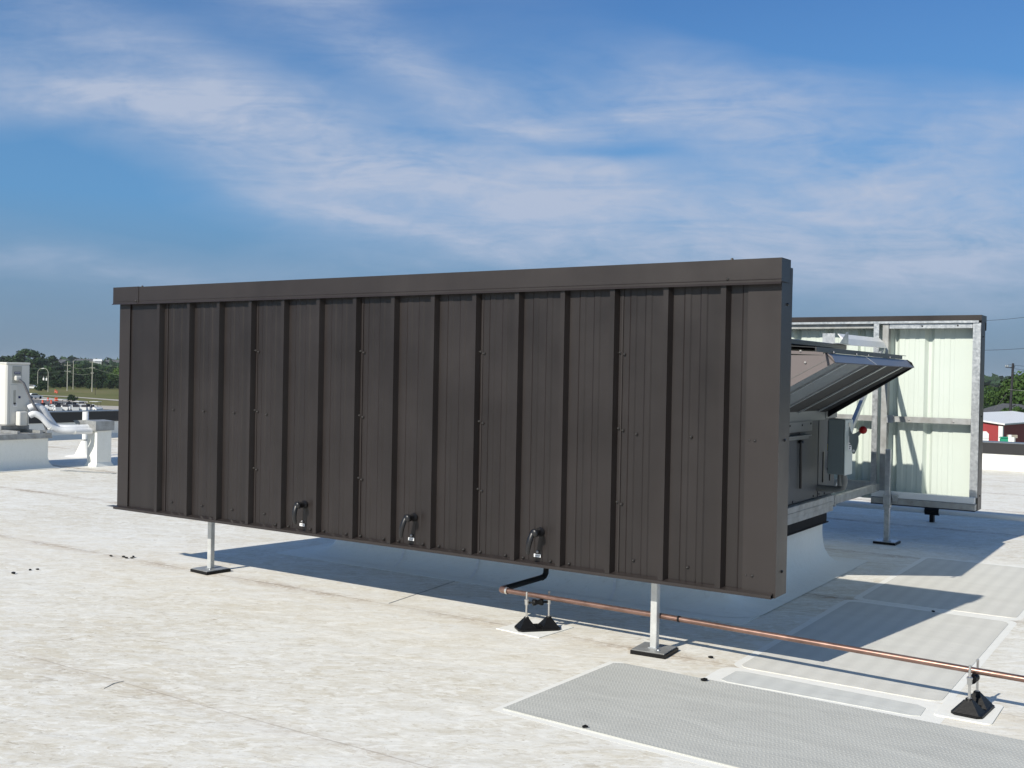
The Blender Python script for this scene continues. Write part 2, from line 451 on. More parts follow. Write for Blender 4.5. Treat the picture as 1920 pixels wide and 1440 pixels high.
# ------------------------------------------------------------------ mesh builder
class MB:
    def __init__(s):
        s.v, s.f, s.mi, s.sm = [], [], [], []

    def _a(s, verts, faces, mi=0, smooth=False):
        o = len(s.v)
        s.v += [tuple(v) for v in verts]
        for f in faces:
            s.f.append(tuple(i + o for i in f)); s.mi.append(mi); s.sm.append(smooth)
        return s

    def quad(s, a, b, c, d, mi=0):
        return s._a([a, b, c, d], [(0, 1, 2, 3)], mi)

    def box(s, x0, x1, y0, y1, z0, z1, mi=0, bev=0.0):
        x0, x1 = min(x0, x1), max(x0, x1); y0, y1 = min(y0, y1), max(y0, y1); z0, z1 = min(z0, z1), max(z0, z1)
        if bev <= 0:
            v = [(x, y, z) for z in (z0, z1) for y in (y0, y1) for x in (x0, x1)]
            return s._a(v, [(0, 2, 3, 1), (4, 5, 7, 6), (0, 1, 5, 4), (2, 6, 7, 3), (0, 4, 6, 2), (1, 3, 7, 5)], mi)
        b = min(bev, (x1 - x0) / 2.01, (y1 - y0) / 2.01, (z1 - z0) / 2.01)
        pts = []
        for X, sx in ((x0, 1), (x1, -1)):
            for Y, sy in ((y0, 1), (y1, -1)):
                for Z, sz in ((z0, 1), (z1, -1)):
                    pts += [(X, Y + sy * b, Z + sz * b), (X + sx * b, Y, Z + sz * b), (X + sx * b, Y + sy * b, Z)]
        I = lambda a, bb, c, k: ((a * 2 + bb) * 2 + c) * 3 + k
        fs = []
        for a in (0, 1):
            q = [I(a, 0, 0, 0), I(a, 0, 1, 0), I(a, 1, 1, 0), I(a, 1, 0, 0)]
            fs.append(q if a == 0 else q[::-1])
            q = [I(0, a, 0, 1), I(1, a, 0, 1), I(1, a, 1, 1), I(0, a, 1, 1)]
            fs.append(q if a == 0 else q[::-1])
            q = [I(0, 0, a, 2), I(0, 1, a, 2), I(1, 1, a, 2), I(1, 0, a, 2)]
            fs.append(q if a == 0 else q[::-1])
        for a in (0, 1):
            for b2 in (0, 1):
                fs.append([I(a, b2, 0, 0), I(a, b2, 0, 1), I(a, b2, 1, 1), I(a, b2, 1, 0)] if (a + b2) % 2 == 0 else [I(a, b2, 1, 0), I(a, b2, 1, 1), I(a, b2, 0, 1), I(a, b2, 0, 0)])
                fs.append([I(a, 0, b2, 0), I(a, 1, b2, 0), I(a, 1, b2, 2), I(a, 0, b2, 2)] if (a + b2) % 2 == 0 else [I(a, 0, b2, 2), I(a, 1, b2, 2), I(a, 1, b2, 0), I(a, 0, b2, 0)])
                fs.append([I(0, a, b2, 1), I(1, a, b2, 1), I(1, a, b2, 2), I(0, a, b2, 2)] if (a + b2) % 2 == 1 else [I(0, a, b2, 2), I(1, a, b2, 2), I(1, a, b2, 1), I(0, a, b2, 1)])
        for a in (0, 1):
            for b2 in (0, 1):
                for c in (0, 1):
                    t = [I(a, b2, c, 0), I(a, b2, c, 1), I(a, b2, c, 2)]
                    fs.append(t if (a + b2 + c) % 2 == 0 else t[::-1])
        return s._a(pts, fs, mi)

    def prism(s, poly, vec, mi=0, smooth=False):
        """closed polygon (3d points) extruded along vec"""
        n = len(poly)
        vec = Vector(vec)
        a = [Vector(p) for p in poly]
        b = [p + vec for p in a]
        fs = [tuple(range(n))[::-1], tuple(range(n, 2 * n))]
        s._a(a + b, fs, mi, False)
        s._a(a + b, [(i, (i + 1) % n, n + (i + 1) % n, n + i) for i in range(n)], mi, smooth)
        return s

    def tube(s, path, r, seg=12, mi=0, caps=True, flat=None):
        P = [Vector(p) for p in path]
        rs = r if isinstance(r, (list, tuple)) else [r] * len(P)
        rings = []
        up = None
        for i, p in enumerate(P):
            d = (P[min(i + 1, len(P) - 1)] - P[max(i - 1, 0)]).normalized()
            if up is None:
                up = Vector((0, 0, 1)) if abs(d.z) < 0.9 else Vector((1, 0, 0))
            x = d.cross(up).normalized()
            y = x.cross(d).normalized()
            up = y
            k = flat or 1.0
            rings.append([p + (x * math.cos(2 * math.pi * j / seg) * k + y * math.sin(2 * math.pi * j / seg)) * rs[i] for j in range(seg)])
        v = [q for rg in rings for q in rg]
        fs = []
        for i in range(len(P) - 1):
            for j in range(seg):
                a, b = i * seg + j, i * seg + (j + 1) % seg
                fs.append((a, b, b + seg, a + seg))
        s._a(v, fs, mi, True)
        if caps:
            s._a(rings[0], [tuple(range(seg))[::-1]], mi)
            s._a(rings[-1], [tuple(range(seg))], mi)
        return s

    def lathe(s, c, prof, seg=20, mi=0, axis='z', smooth=True):
        c = Vector(c)
        v = []
        for (r_, h) in prof:
            for j in range(seg):
                a = 2 * math.pi * j / seg
                p = (r_ * math.cos(a), r_ * math.sin(a), h)
                if axis == 'y':
                    p = (p[0], h, p[1])
                if axis == 'x':
                    p = (h, p[0], p[1])
                v.append(c + Vector(p))
        fs = []
        for i in range(len(prof) - 1):
            for j in range(seg):
                a, b = i * seg + j, i * seg + (j + 1) % seg
                fs.append((a, b, b + seg, a + seg))
        s._a(v, fs, mi, smooth)
        if prof[0][0] > 1e-5:
            s._a(v[:seg], [tuple(range(seg))[::-1]], mi)
        if prof[-1][0] > 1e-5:
            s._a(v[-seg:], [tuple(range(seg))], mi)
        return s

    def build(s, name, mats, parent=None, loc=None):
        """world-space vertices -> one linked mesh object; top-level ones get an origin of their own"""
        me = bpy.data.meshes.new(name)
        o = bpy.data.objects.new(name, me)
        if parent is not None:
            org = ORG[parent.name]
            o.parent = parent
        else:
            if loc is None:
                n = len(s.v)
                loc = (sum(v[0] for v in s.v) / n, sum(v[1] for v in s.v) / n, min(v[2] for v in s.v))
            org = Vector(loc)
            o.location = org
        ORG[o.name] = org
        me.from_pydata([tuple(Vector(v) - org) for v in s.v], [], s.f)
        if not isinstance(mats, (list, tuple)):
            mats = [mats]
        for m_ in mats:
            me.materials.append(m_)
        me.polygons.foreach_set('material_index', s.mi)
        me.polygons.foreach_set('use_smooth', s.sm)
        me.update()
        COL.objects.link(o)
        return o


def tag(o, label=None, cat=None, group=None, kind=None):
    if label: o['label'] = label
    if cat: o['category'] = cat
    if group: o['group'] = group
    if kind: o['kind'] = kind
    return o


def thing(name, loc, label, cat, group=None):
    o = bpy.data.objects.new(name, None)
    o.empty_display_size = 0.2
    o.location = loc
    COL.objects.link(o)
    ORG[o.name] = Vector(loc)
    return tag(o, label, cat, group)


def copy_tree(o, loc=None, rotz=None, scale=None, parent=None, label=None, group=None):
    c = o.copy()
    COL.objects.link(c)
    if parent is not None:
        c.parent = parent
    if loc is not None: c.location = loc
    if rotz is not None: c.rotation_euler = (0, 0, rotz)
    if scale is not None: c.scale = scale if isinstance(scale, (tuple, list)) else (scale,) * 3
    if label: c['label'] = label
    if group: c['group'] = group
    for ch in [x for x in COL.objects if x.parent == o]:
        copy_tree(ch, parent=c)
    return c


def ray(px, py):
    return CR * ((px - 960) / FPX) - CU * ((py - 720) / FPX) + CF


def at(px, py, dist=None, z=None, x=None, y=None):
    """a point of the place seen in a given direction: at a distance, a height or on a vertical plane"""
    d = ray(px, py)
    if dist is not None: t = dist / d.dot(CF)
    elif z is not None: t = (z - EYE.z) / d.z
    elif x is not None: t = x / d.x
    else: t = y / d.y
    return EYE + d * t


def rrect(x0, x1, y0, y1, r, n=5):
    pts = []
    for cx_, cy_, a0 in ((x1 - r, y1 - r, 0), (x0 + r, y1 - r, 90), (x0 + r, y0 + r, 180), (x1 - r, y0 + r, 270)):
        for i in range(n + 1):
            a = R(a0 + 90 * i / n)
            pts.append((cx_ + r * math.cos(a), cy_ + r * math.sin(a)))
    return pts


def sheet(pts, z0, z1, name, m_, parent=None):
    b = MB()
    b.prism([(p[0], p[1], z0) for p in pts], (0, 0, z1 - z0))
    return b.build(name, m_, parent)


# ------------------------------------------------------------------ the roof we stand on and its building
GZ = -7.5
RX0, RX1, RY0, RY1 = -18.85, 24.0, -22.0, 19.4
b = MB()
b.quad((RX0, RY0, 0), (RX1, RY0, 0), (RX1, RY1, 0), (RX0, RY1, 0))
o = b.build('roof_deck', M['roof'], loc=(0, 0, 0))
tag(o, 'white membrane flat roof stained beige with dirty lap seams', 'flat roof', kind='structure')

q0, q1, q2 = at(195, 1291, z=0.001), at(213, 1282, z=0.001), at(232, 1277, z=0.001)
b = MB(); b.tube([q0, q1, q2], [0.0015, 0.003, 0.0015], 6); b.build('lap_end', M['galv_dull'], o)

bt = thing('building', (2.5, -1.3, GZ), 'long low building whose flat white roof carries the equipment screens', 'building')
MB().box(RX0 - 0.3, RX1 + 0.3, RY0 - 0.3, RY1 + 0.3, GZ, -0.15).build('wall', M['tan'], bt)

# parapets
p1 = thing('parapet_wall', (-19.0, -1.3, 0), 'low white and black parapet running behind the condenser and vent pipe on the left', 'parapet', 'parapets round the roof')
MB().box(-19.15, RX0, RY0, RY1 + 0.3, -0.02, 0.335).build('white_upstand', M['para_w'], p1)
MB().box(-19.17, RX0 + 0.012, RY0, RY1 + 0.3, 0.335, 0.535).build('black_fascia', M['para_b'], p1)
MB().box(-19.20, RX0 + 0.02, RY0, RY1 + 0.33, 0.537, 0.552, bev=0.003).build('coping', M['para_g'], p1)
p2 = thing('parapet_wall', (2.6, 19.5, 0), 'low parapet with grey coping in front of the red metal building on the right', 'parapet', 'parapets round the roof')
MB().box(RX0 + 0.01, RX1, RY1, RY1 + 0.3, -0.02, 0.27).build('white_upstand', M['para_w'], p2)
MB().box(RX0 + 0.02, RX1, RY1 - 0.012, RY1 + 0.31, 0.27, 0.45).build('black_fascia', M['para_b'], p2)
MB().box(RX0 + 0.025, RX1, RY1 - 0.02, RY1 + 0.36, 0.452, 0.467, bev=0.003).build('coping', M['para_g'], p2)
b = MB()
b.prism([(RX0 + 0.05, RY1 - 0.12, 0.001), (RX0 + 0.05, RY1, 0.001), (RX0 + 0.05, RY1, 0.09)], (RX1 - RX0 - 0.1, 0, 0))
b.build('cant_strip', M['para_w'], p2)
b = MB()
b.prism([(RX0, RY0, 0.001), (RX0 + 0.12, RY0, 0.001), (RX0, RY0, 0.09)], (0, RY1 - RY0 - 0.15, 0))
b.build('cant_strip', M['para_w'], p1)

# walkway pads, patches
G = 'walkway pads laid beside the units'
o = sheet([(-2.47, 4.815), (-2.52, 4.79), (-2.565, 3.845), (-1.9, 3.81), (-1.4, 3.79), (-0.6, 3.77), (1.8, 3.74), (1.8, 4.76), (-0.2, 4.775), (-1.5, 4.805)],
          0.0005, 0.006, 'walkway_pad', M['pad'])
tag(o, 'large grey textured walkway pad nearest the camera in the foreground', 'walkway pad', G)
sheet([(-2.60, 3.81), (-1.4, 3.735), (1.85, 3.69), (1.85, 4.735), (-2.2, 4.735), (-2.50, 4.84), (-2.56, 4.82)], 0.0001, 0.0004, 'white_border', M['patch'], o)
o = sheet(rrect(-1.985, -1.015, 5.13, 7.11, 0.06), 0.0005, 0.0032, 'walkway_pad', M['pad2'])
tag(o, 'pale walkway pad crossed by the copper pipe, half in the screen shadow', 'walkway pad', G)
sheet(rrect(-2.03, -0.975, 5.118, 7.18, 0.08), 0.0001, 0.0004, 'white_border', M['patch'], o)
o = sheet(rrect(-1.955, -1.0, 7.25, 9.27, 0.05), 0.0005, 0.0032, 'walkway_pad', M['pad2'])
tag(o, 'pale walkway pad farther back, in front of the rear screen', 'walkway pad', G)
sheet(rrect(-2.0, -0.965, 7.185, 9.33, 0.08), 0.0001, 0.0004, 'white_border', M['patch'], o)
def rim(o, pts):
    sheet(pts, 0.0001, 0.0004, 'white_border', M['patch'], o)


o = sheet([(-1.97, 4.86), (-1.93, 4.842), (-1.08, 4.850), (-1.045, 4.87), (-1.05, 5.0), (-1.09, 5.03), (-1.93, 5.06), (-1.965, 5.04)],
          0.0005, 0.0026, 'membrane_strip', M['pad3'])
tag(o, 'narrow grey strip of membrane between the two front walkway pads', 'membrane strip')
rim(o, rrect(-2.05, -0.95, 4.74, 5.115, 0.08))
o = sheet([(-3.41, 5.03), (-3.10, 5.0), (-3.07, 5.33), (-3.36, 5.37)], 0.0005, 0.0045, 'membrane_patch', M['patch'])
tag(o, 'white square patch under the pipe support near the drain elbow', 'membrane patch', 'patches under the pipe supports')
o = sheet(rrect(-1.0, -0.765, 4.92, 5.25, 0.025), 0.0005, 0.0055, 'membrane_patch', M['patch'])
tag(o, 'white rounded patch under the pipe support at the right edge', 'membrane patch', 'patches under the pipe supports')
# ------------------------------------------------------------------ roof curb with coved flashing
CX0, CX1, CY0, CY1 = -5.86, -2.56, 6.38, 8.36
ct = thing('roof_curb', ((CX0 + CX1) / 2, (CY0 + CY1) / 2, 0), 'white flashed curb under the rooftop unit, curving out to the roof', 'roof curb')
prof = [(0.0, 0.40), (0.0, 0.26), (0.006, 0.19), (0.022, 0.13), (0.055, 0.075), (0.10, 0.040), (0.155, 0.020), (0.21, 0.010), (0.26, 0.0050)]
b = MB()
rings = []
for (off, z) in prof:
    rr = 0.015 + off * 0.85
    rings.append([(x, y, z) for x, y in rrect(CX0 - off, CX1 + off, CY0 - off, CY1 + off, rr, 8)])
n = len(rings[0])
b._a([v for rg in rings for v in rg], [(i * n + j, (i + 1) * n + j, (i + 1) * n + (j + 1) % n, i * n + (j + 1) % n) for i in range(len(rings) - 1) for j in range(n)], 0, True)
b.build('flashing', M['flash'], ct)
b = MB()
for xs_ in (-3.42, -4.55, -5.25):     # laps in the flashing
    pth = [(xs_ + 0.02 * k, CY0 - off - 0.004, z + 0.004) for k, (off, z) in enumerate(prof)]
    for (a, c) in zip(pth[:-1], pth[1:]):
        b.quad((a[0], a[1], a[2]), (a[0] + 0.022, a[1], a[2]), (c[0] + 0.022, c[1], c[2]), (c[0], c[1], c[2]))
b.build('flashing_lap', M['whitem'], ct)
b = MB()
b.box(CX0 - 0.012, CX1 + 0.012, CY0 - 0.012, CY0, 0.37, 0.45)
b.box(CX0 - 0.012, CX1 + 0.012, CY1, CY1 + 0.012, 0.37, 0.45)
b.box(CX1, CX1 + 0.034, CY0, CY1 - 0.02, 0.350, 0.420)
b.box(CX0 - 0.012, CX0, CY0, CY1, 0.37, 0.45)
b.box(CX1 + 0.034, CX1 + 0.044, CY0, CY1, 0.345, 0.352)
b.build('counterflashing', M['matte'], ct)
o = sheet(rrect(CX0 - 0.36, -2.312, 6.0, 8.80, 0.04), 0.0005, 0.0035, 'flashing_apron', M['flash'], ct)
b = MB(); b.prism([(-4.325, 5.16, 0.0002), (-4.318, 5.16, 0.0002), (-4.425, 6.02, 0.0002), (-4.432, 6.02, 0.0002)], (0, 0, 0.002)); b.build('lap_edge', M['galv_dull'], ct)

# ------------------------------------------------------------------ front equipment screen
F0 = 4.955          # pan plane of the sheets
SCL, SCR = -6.775, -1.737
s1 = thing('equipment_screen', ((SCL + SCR) / 2, 5.03, 0), 'long dark bronze corrugated metal screen wall on silver legs, nearest the camera', 'equipment screen', 'screens round the rooftop unit')


def ribbed(x0, x1, ribs, z0, z1, yp, sgn, th=0.0012, minors=(0.092, 0.180), run=0.014):
    """profiled sheet: raised ribs of height 33 mm toward -y*sgn; ribs given by the crest's right edge"""
    pr = [(x0, 0.0)]
    for c in ribs:
        pr += [(c - 0.028 - run, 0.0), (c - 0.028, 0.036), (c, 0.036), (c + run, 0.0)]
        for mo in minors:
            m0 = c + 0.022 + mo - 0.02
            pr += [(m0 - 0.022, 0), (m0 - 0.014, 0.0038), (m0 + 0.014, 0.0038), (m0 + 0.022, 0)]
    pr = sorted([q for q in pr if x0 <= q[0] <= x1] + [(x1, 0.0)])
    out = [pr[0]]
    for q in pr[1:]:
        if q[0] - out[-1][0] > 1e-5:
            out.append(q)
    pr = out
    b = MB()
    n = len(pr)
    front = [(x, yp - sgn * h, z) for z in (z0, z1) for x, h in pr]
    back = [(x, yp - sgn * h + sgn * th, z) for z in (z0, z1) for x, h in pr]
    b._a(front, [(i, i + 1, n + i + 1, n + i) for i in range(n - 1)], 0)
    b._a(back, [(i, i + 1, n + i + 1, n + i)[::-1] for i in range(n - 1)], 1)
    b._a(front + back, [(i, 2 * n + i, 2 * n + i + 1, i + 1) for i in range(n - 1)] + [(n + i, n + i + 1, 3 * n + i + 1, 3 * n + i) for i in range(n - 1)], 0)
    return b


RIBS = [-6.290, -5.970, -5.664, -5.352, -5.045, -4.732, -4.423, -4.119, -3.815, -3.516, -3.224, -2.928, -2.625, -2.319, -2.009]
SEAMS = [SCL + 0.01, -6.24, -5.322, -4.395, -3.488, -2.592, SCR - 0.004]
for i in range(6):
    x0, x1 = SEAMS[i], SEAMS[i + 1]
    bb = ribbed(x0, x1, [c for c in RIBS if x0 - 0.25 < c < x1], 0.425, 2.0, F0 + 0.0018 * (i % 2), 1)
    bb.build('wall_panel', [M['bronze'], M['backer']], s1)
# lap edges standing a little proud
for i, x in enumerate(SEAMS[1:-1]):
    MB().box(x - 0.004, x + 0.003, F0 - 0.0035, F0 + 0.001, 0.43, 1.95).build('lap_edge', M['bronze_trim'], s1)
# corner trims
b = MB()
b.box(SCL, -6.655, F0 - 0.010, F0 - 0.008, 0.415, 1.99)
b.box(SCL, SCL + 0.002, F0 - 0.008, F0 + 0.12, 0.415, 1.99)
b.box(-6.657, -6.655, F0 - 0.008, F0 - 0.001, 0.43, 1.97)
b.build('corner_trim', M['bronze_trim'], s1)
b = MB()
b.box(-1.905, SCR, F0 - 0.009, F0 - 0.0065, 0.412, 1.97)
b.box(SCR - 0.002, SCR, F0 - 0.0065, 5.10, 0.414, 2.012)
b.box(SCR - 0.03, SCR - 0.002, 5.098, 5.10, 0.414, 2.012)
b.build('corner_trim', M['bronze_trim'], s1)
for z in (1.83, 1.17, 0.53):
    b = MB(); b.lathe((SCR, 5.03, z), [(0.0075, 0.0), (0.0075, 0.003), (0.005, 0.007), (0, 0.008)], 10, axis='x'); b.build('screw', M['blackp'], s1)
# cap flashing
def capflash(xa, xb, yf, yb, zb, zt, kick=0.012):
    b = MB()
    b.box(xa, xb, yf, yf + 0.0016, zb + 0.008, zt)
    b.box(xa, xb, yf + 0.0016, yb, zt - 0.0016, zt)
    b.box(xa, xb, yb - 0.0016, yb, zb + 0.03, zt - 0.0016)
    b.prism([(xa, yf, zb + 0.008), (xa, yf + 0.0016, zb + 0.008), (xa, yf - kick + 0.0016, zb - 0.004), (xa, yf - kick, zb - 0.004)], (xb - xa, 0, 0))
    b.prism([(xa, yf, zb + 0.0225), (xa, yf - 0.0022, zb + 0.020), (xa, yf, zb + 0.0175)], (xb - xa, 0, 0))
    return b


b = capflash(-6.535, -1.729, 4.9165, 5.045, 1.925, 2.047)
b.box(-1.7312, -1.7295, 4.919, 5.043, 1.935, 2.045)
b.build('cap_flashing', M['bronze_trim'], s1)
b = capflash(-6.815, -6.522, 4.9135, 5.048, 1.925, 2.0495)
b.box(-6.8145, -6.813, 4.919, 5.046, 1.933, 2.047)
b.build('cap_flashing', M['bronze_trim'], s1)
b = MB()
b.box(SCR - 0.001, SCR + 0.0005, 5.04, 5.10, 1.93, 2.012)
b.build('cap_end', M['bronze_trim'], s1)
# bottom drip trim
b = MB()
b.box(-6.78, SCR - 0.012, F0 - 0.040, F0 - 0.038, 0.413, 0.428)
b.prism([(-6.78, F0 - 0.038, 0.4285), (-6.78, F0 - 0.04, 0.4285), (-6.78, F0 - 0.004, 0.4365), (-6.78, F0 - 0.004, 0.4345)], (6.78 + SCR - 0.012, 0, 0))
b.box(-6.86, -6.78, F0 - 0.040, F0 + 0.02, 0.4255, 0.4275)
b.box(-6.78, SCR - 0.012, F0 - 0.038, F0 + 0.10, 0.411, 0.4125)
b.build('bottom_trim', M['bronze_trim'], s1)
# steel framing behind the sheets
for z in (0.45, 1.19, 1.93):
    MB().box(SCL + 0.03, SCR - 0.04, 5.005, 5.045, z - 0.02, z + 0.02).build('frame_rail', M['galv'], s1)
for x in (-6.7, -5.95, -4.25, -2.46, -1.80):
    MB().box(x - 0.02, x + 0.02, 5.047, 5.087, 0.43, 1.96).build('frame_post', M['galv'], s1)
# screws
SCREW = MB().lathe((0, 0, 0), [(0.0075, 0.0), (0.0075, -0.003), (0.0048, -0.0035), (0.0048, -0.008), (0, -0.0095)], 8, axis='y')


def screw(x, y, z, parent, m_=None):
    b = MB(); b.v = [(v[0] + x, v[1] + y, v[2] + z) for v in SCREW.v]; b.f, b.mi, b.sm = list(SCREW.f), list(SCREW.mi), list(SCREW.sm)
    return b.build('screw', m_ or M['screw'], parent)


for x in SEAMS[2:-1]:
    for z in (1.585, 1.187, 0.80):
        screw(x - 0.012, F0 - 0.004, z + 0.005, s1); screw(x + 0.013, F0 - 0.004, z - 0.004, s1)
for i, c in enumerate(RIBS):
    if -5.2 < c < -2.7:
        screw(c + 0.040, F0 - 0.004, 0.447, s1); screw(c - 0.078, F0 - 0.004, 0.447, s1)
    else:
        screw(c + 0.122, F0 - 0.004, 0.508, s1); screw(c + 0.126, F0 - 0.004, 1.167, s1)
screw(-5.94 - 0.07, F0 - 0.004, 0.508, s1)
screw(-1.855, F0 - 0.009, 1.166, s1); screw(-1.855, F0 - 0.009, 0.508, s1)
screw(-6.545, 4.9135, 1.945, s1); screw(-2.0, 4.9165, 1.952, s1)
for x in (-6.50, -1.985):
    b = MB(); b.lathe((x, 4.93, 2.048), [(0.008, 0), (0.008, 0.003), (0.005, 0.008), (0, 0.009)], 8); b.build('screw', M['screw'], s1)
# three black pull handles with white tags
for (x, twist) in ((-4.862, 0.0), (-3.962, -0.014), (-3.072, -0.012)):
    b = MB()
    b.lathe((x, F0 - 0.002, 0.602), [(0.026, 0.0), (0.026, -0.010), (0.020, -0.014), (0.018, -0.050), (0.023, -0.054), (0.023, -0.074), (0.014, -0.080), (0, -0.081)], 18, axis='y')
    pth = []
    for k in range(12):
        t = k / 11
        ang = t * 1.0
        pth.append((x - 0.010 + twist * t * 2.2, F0 - 0.066 - 0.020 * math.sin(t * 2.6), 0.612 - 0.128 * t))
    b.tube(pth, [0.0145 + 0.003 * math.sin(math.pi * min(1, k / 9)) - (0.005 if k == 11 else 0) for k in range(12)], 10, flat=0.75)
    h = b.build('handle', M['blackp'], s1)
    MB().box(x - 0.040, x + 0.004, F0 - 0.0075, F0 - 0.006, 0.460, 0.478).build('label', M['label'], h)
    b = MB()
    for k in range(5):
        b.box(x - 0.030 + k * 0.006, x - 0.027 + k * 0.006, F0 - 0.0078, F0 - 0.0075, 0.4655, 0.4725)
    b.build('label_text', M['ink'], h)
    screw(x - 0.018, F0 - 0.006, 0.490, h, M['screwp'])


def leg(x, y, w_, zt, parent, m_, rot=0.0, plate=0.105, sleeve=None):
    b = MB()
    b.box(x - w_ / 2, x + w_ / 2, y - w_ / 2, y + w_ / 2, 0.026, zt, bev=0.003)
    l = b.build('leg', m_, parent)
    c, s_ = math.cos(rot), math.sin(rot)

    def rp(h, z, ox=0, oy=0):
        return [(x + ox + c * a - s_ * d, y + oy + s_ * a + c * d, z) for a, d in ((-h, -h), (h, -h), (h, h), (-h, h))]
    b = MB(); b.prism(rp(plate, 0.020), (0, 0, 0.005)); b.build('base_plate', M['galv_dull'] if sleeve is None else M['galv'], l)
    b = MB(); b.prism(rp(plate + 0.006, 0.0005, 0.003, -0.003), (0, 0, 0.0192)); b.build('rubber_pad', M['black'], l)
    b = MB()
    b.box(x - w_ / 2 - 0.006, x + w_ / 2 + 0.006, y - w_ / 2 - 0.006, y + w_ / 2 + 0.006, 0.0252, 0.030)
    b.lathe((x + 0.045, y - 0.045, 0.0252), [(0.008, 0), (0.008, 0.006), (0, 0.008)], 8)
    b.build('weld', M['galv'], l)
    if sleeve:
        b = MB(); b.box(x - w_ / 2 - 0.008, x + w_ / 2 + 0.008, y - w_ / 2 - 0.008, y + w_ / 2 + 0.008, sleeve[0], sleeve[1], bev=0.003)
        b.build('sleeve', m_, l)
    return l


leg(-2.455, 5.125, 0.038, 1.5, s1, M['alu'], R(4), 0.092)
leg(-6.005, 5.175, 0.038, 1.5, s1, M['alu'], R(-6), 0.095)

# ------------------------------------------------------------------ rear equipment screen, seen from its back
YB = 9.97
s2 = thing('equipment_screen', (-4.2, 10.08, 0), 'farther equipment screen showing its pale green back and silver framing', 'equipment screen', 'screens round the rooftop unit')
X2R = -1.705
rib2 = [X2R - 0.13 - 0.305 * k for k in range(0, 17)]
rib2 = [-2.145 - 0.305 * k for k in range(0, 16)]
edges = [-6.78, -5.55, -4.63, -3.715, -2.80, -1.72]
for i in range(5):
    x0, x1 = edges[i], edges[i + 1]
    # seen from behind: ribs are hollows going away from the camera
    bb = ribbed(x0, x1, [c for c in rib2 if x0 - 0.25 < c < x1], 0.37, 2.02, 10.10 + 0.0018 * (i % 2), -1, minors=(0.092, 0.180), run=0.028)
    bb.build('wall_panel', [M['bronze'], M['backer']], s2)
# cap
b = MB()
b.box(-6.85, X2R + 0.004, 9.955, 9.957, 2.012, 2.058)
b.box(-6.85, X2R + 0.004, 9.957, 10.19, 2.056, 2.058)
b.box(-6.85, X2R + 0.004, 10.188, 10.19, 1.93, 2.056)
b.box(X2R + 0.002, X2R + 0.004, 9.957, 10.188, 2.0, 2.056)
b.build('cap_flashing', M['bronze_trim'], s2)
b = MB()
b.box(X2R - 0.002, X2R, 9.985, 10.16, 0.345, 2.03)
b.box(X2R - 0.012, X2R - 0.002, 9.985, 9.987, 0.345, 2.03)
b.build('corner_trim', M['bronze_trim'], s2)
for z in (0.47, 1.17, 1.87):
    b = MB(); b.lathe((X2R, 10.06, z), [(0.0075, 0.0), (0.0075, 0.003), (0.005, 0.007), (0, 0.008)], 10, axis='x'); b.build('screw', M['blackp'], s2)
# rails
MB().box(-6.8, X2R - 0.02, 9.955, 10.06, 1.990, 2.010).build('top_rail', M['galv'], s2)
MB().box(-2.485, -1.778, 9.975, 10.01, 1.945, 1.985).build('frame_rail', M['galv'], s2)
MB().box(-6.8, -2.63, 9.99, 10.06, 1.950, 1.989).build('frame_rail', M['galv_dull'], s2)
MB().box(-2.490, -1.778, 9.99, 10.06, 1.095, 1.145).build('frame_rail', M['galv_dull'], s2)
MB().box(-2.492, -2.435, 9.97, 10.0, 1.085, 1.155).build('rail_bracket', M['galv'], s2)
MB().box(-6.8, -2.63, 9.99, 10.06, 1.095, 1.145).build('frame_rail', M['galv_dull'], s2)
MB().box(-2.60, -1.722, 9.915, 9.985, 0.408, 0.462, bev=0.002).build('bottom_rail', M['whitem'], s2)  # galvanised; sunlit brightness put into the colour, duller tube below as less lit
MB().box(-2.60, -1.712, 9.905, 10.0, 0.350, 0.406, bev=0.002).build('bottom_rail', M['galv_dull'], s2)
MB().box(-2.60, -1.712, 9.902, 10.0, 0.343, 0.3495).build('rail_edge_strip', M['matte'], s2)  # thin dark strip along the rail's lower edge
MB().box(-6.8, -2.605, 9.96, 10.05, 0.45, 0.535).build('bottom_rail', M['galv_dull'], s2)
# columns
MB().box(-1.772, -1.708, 9.965, 10.06, 0.457, 1.989).build('frame_post', M['galv'], s2)
MB().box(-2.620, -2.572, 9.955, 9.99, 0.46, 1.989).build('frame_post', M['galv'], s2)
MB().box(-2.545, -2.492, 9.975, 10.06, 0.46, 1.989).build('frame_post', M['galv_dull'], s2)
for x in (-4.4, -6.0):
    MB().box(x - 0.03, x + 0.03, 9.96, 10.06, 0.55, 1.949).build('frame_post', M['galv'], s2)
for x, z in ((-2.20, 1.965), (-1.90, 1.968)):
    screw(x, 9.975, z, s2)
screw(-2.30, 9.99, 1.12, s2, M['screwp']); screw(-1.92, 9.99, 1.115, s2, M['screwp'])
leg(-2.440, 9.86, 0.046, 0.85, s2, M['galv'], 0.0, 0.092, (0.325, 0.445))
leg(-5.9, 9.86, 0.046, 0.85, s2, M['galv'], 0.0, 0.092, (0.325, 0.445))
MB().box(-2.395, -2.355, 9.85, 9.898, 0.385, 0.440).build('rail_bracket', M['galv'], s2)

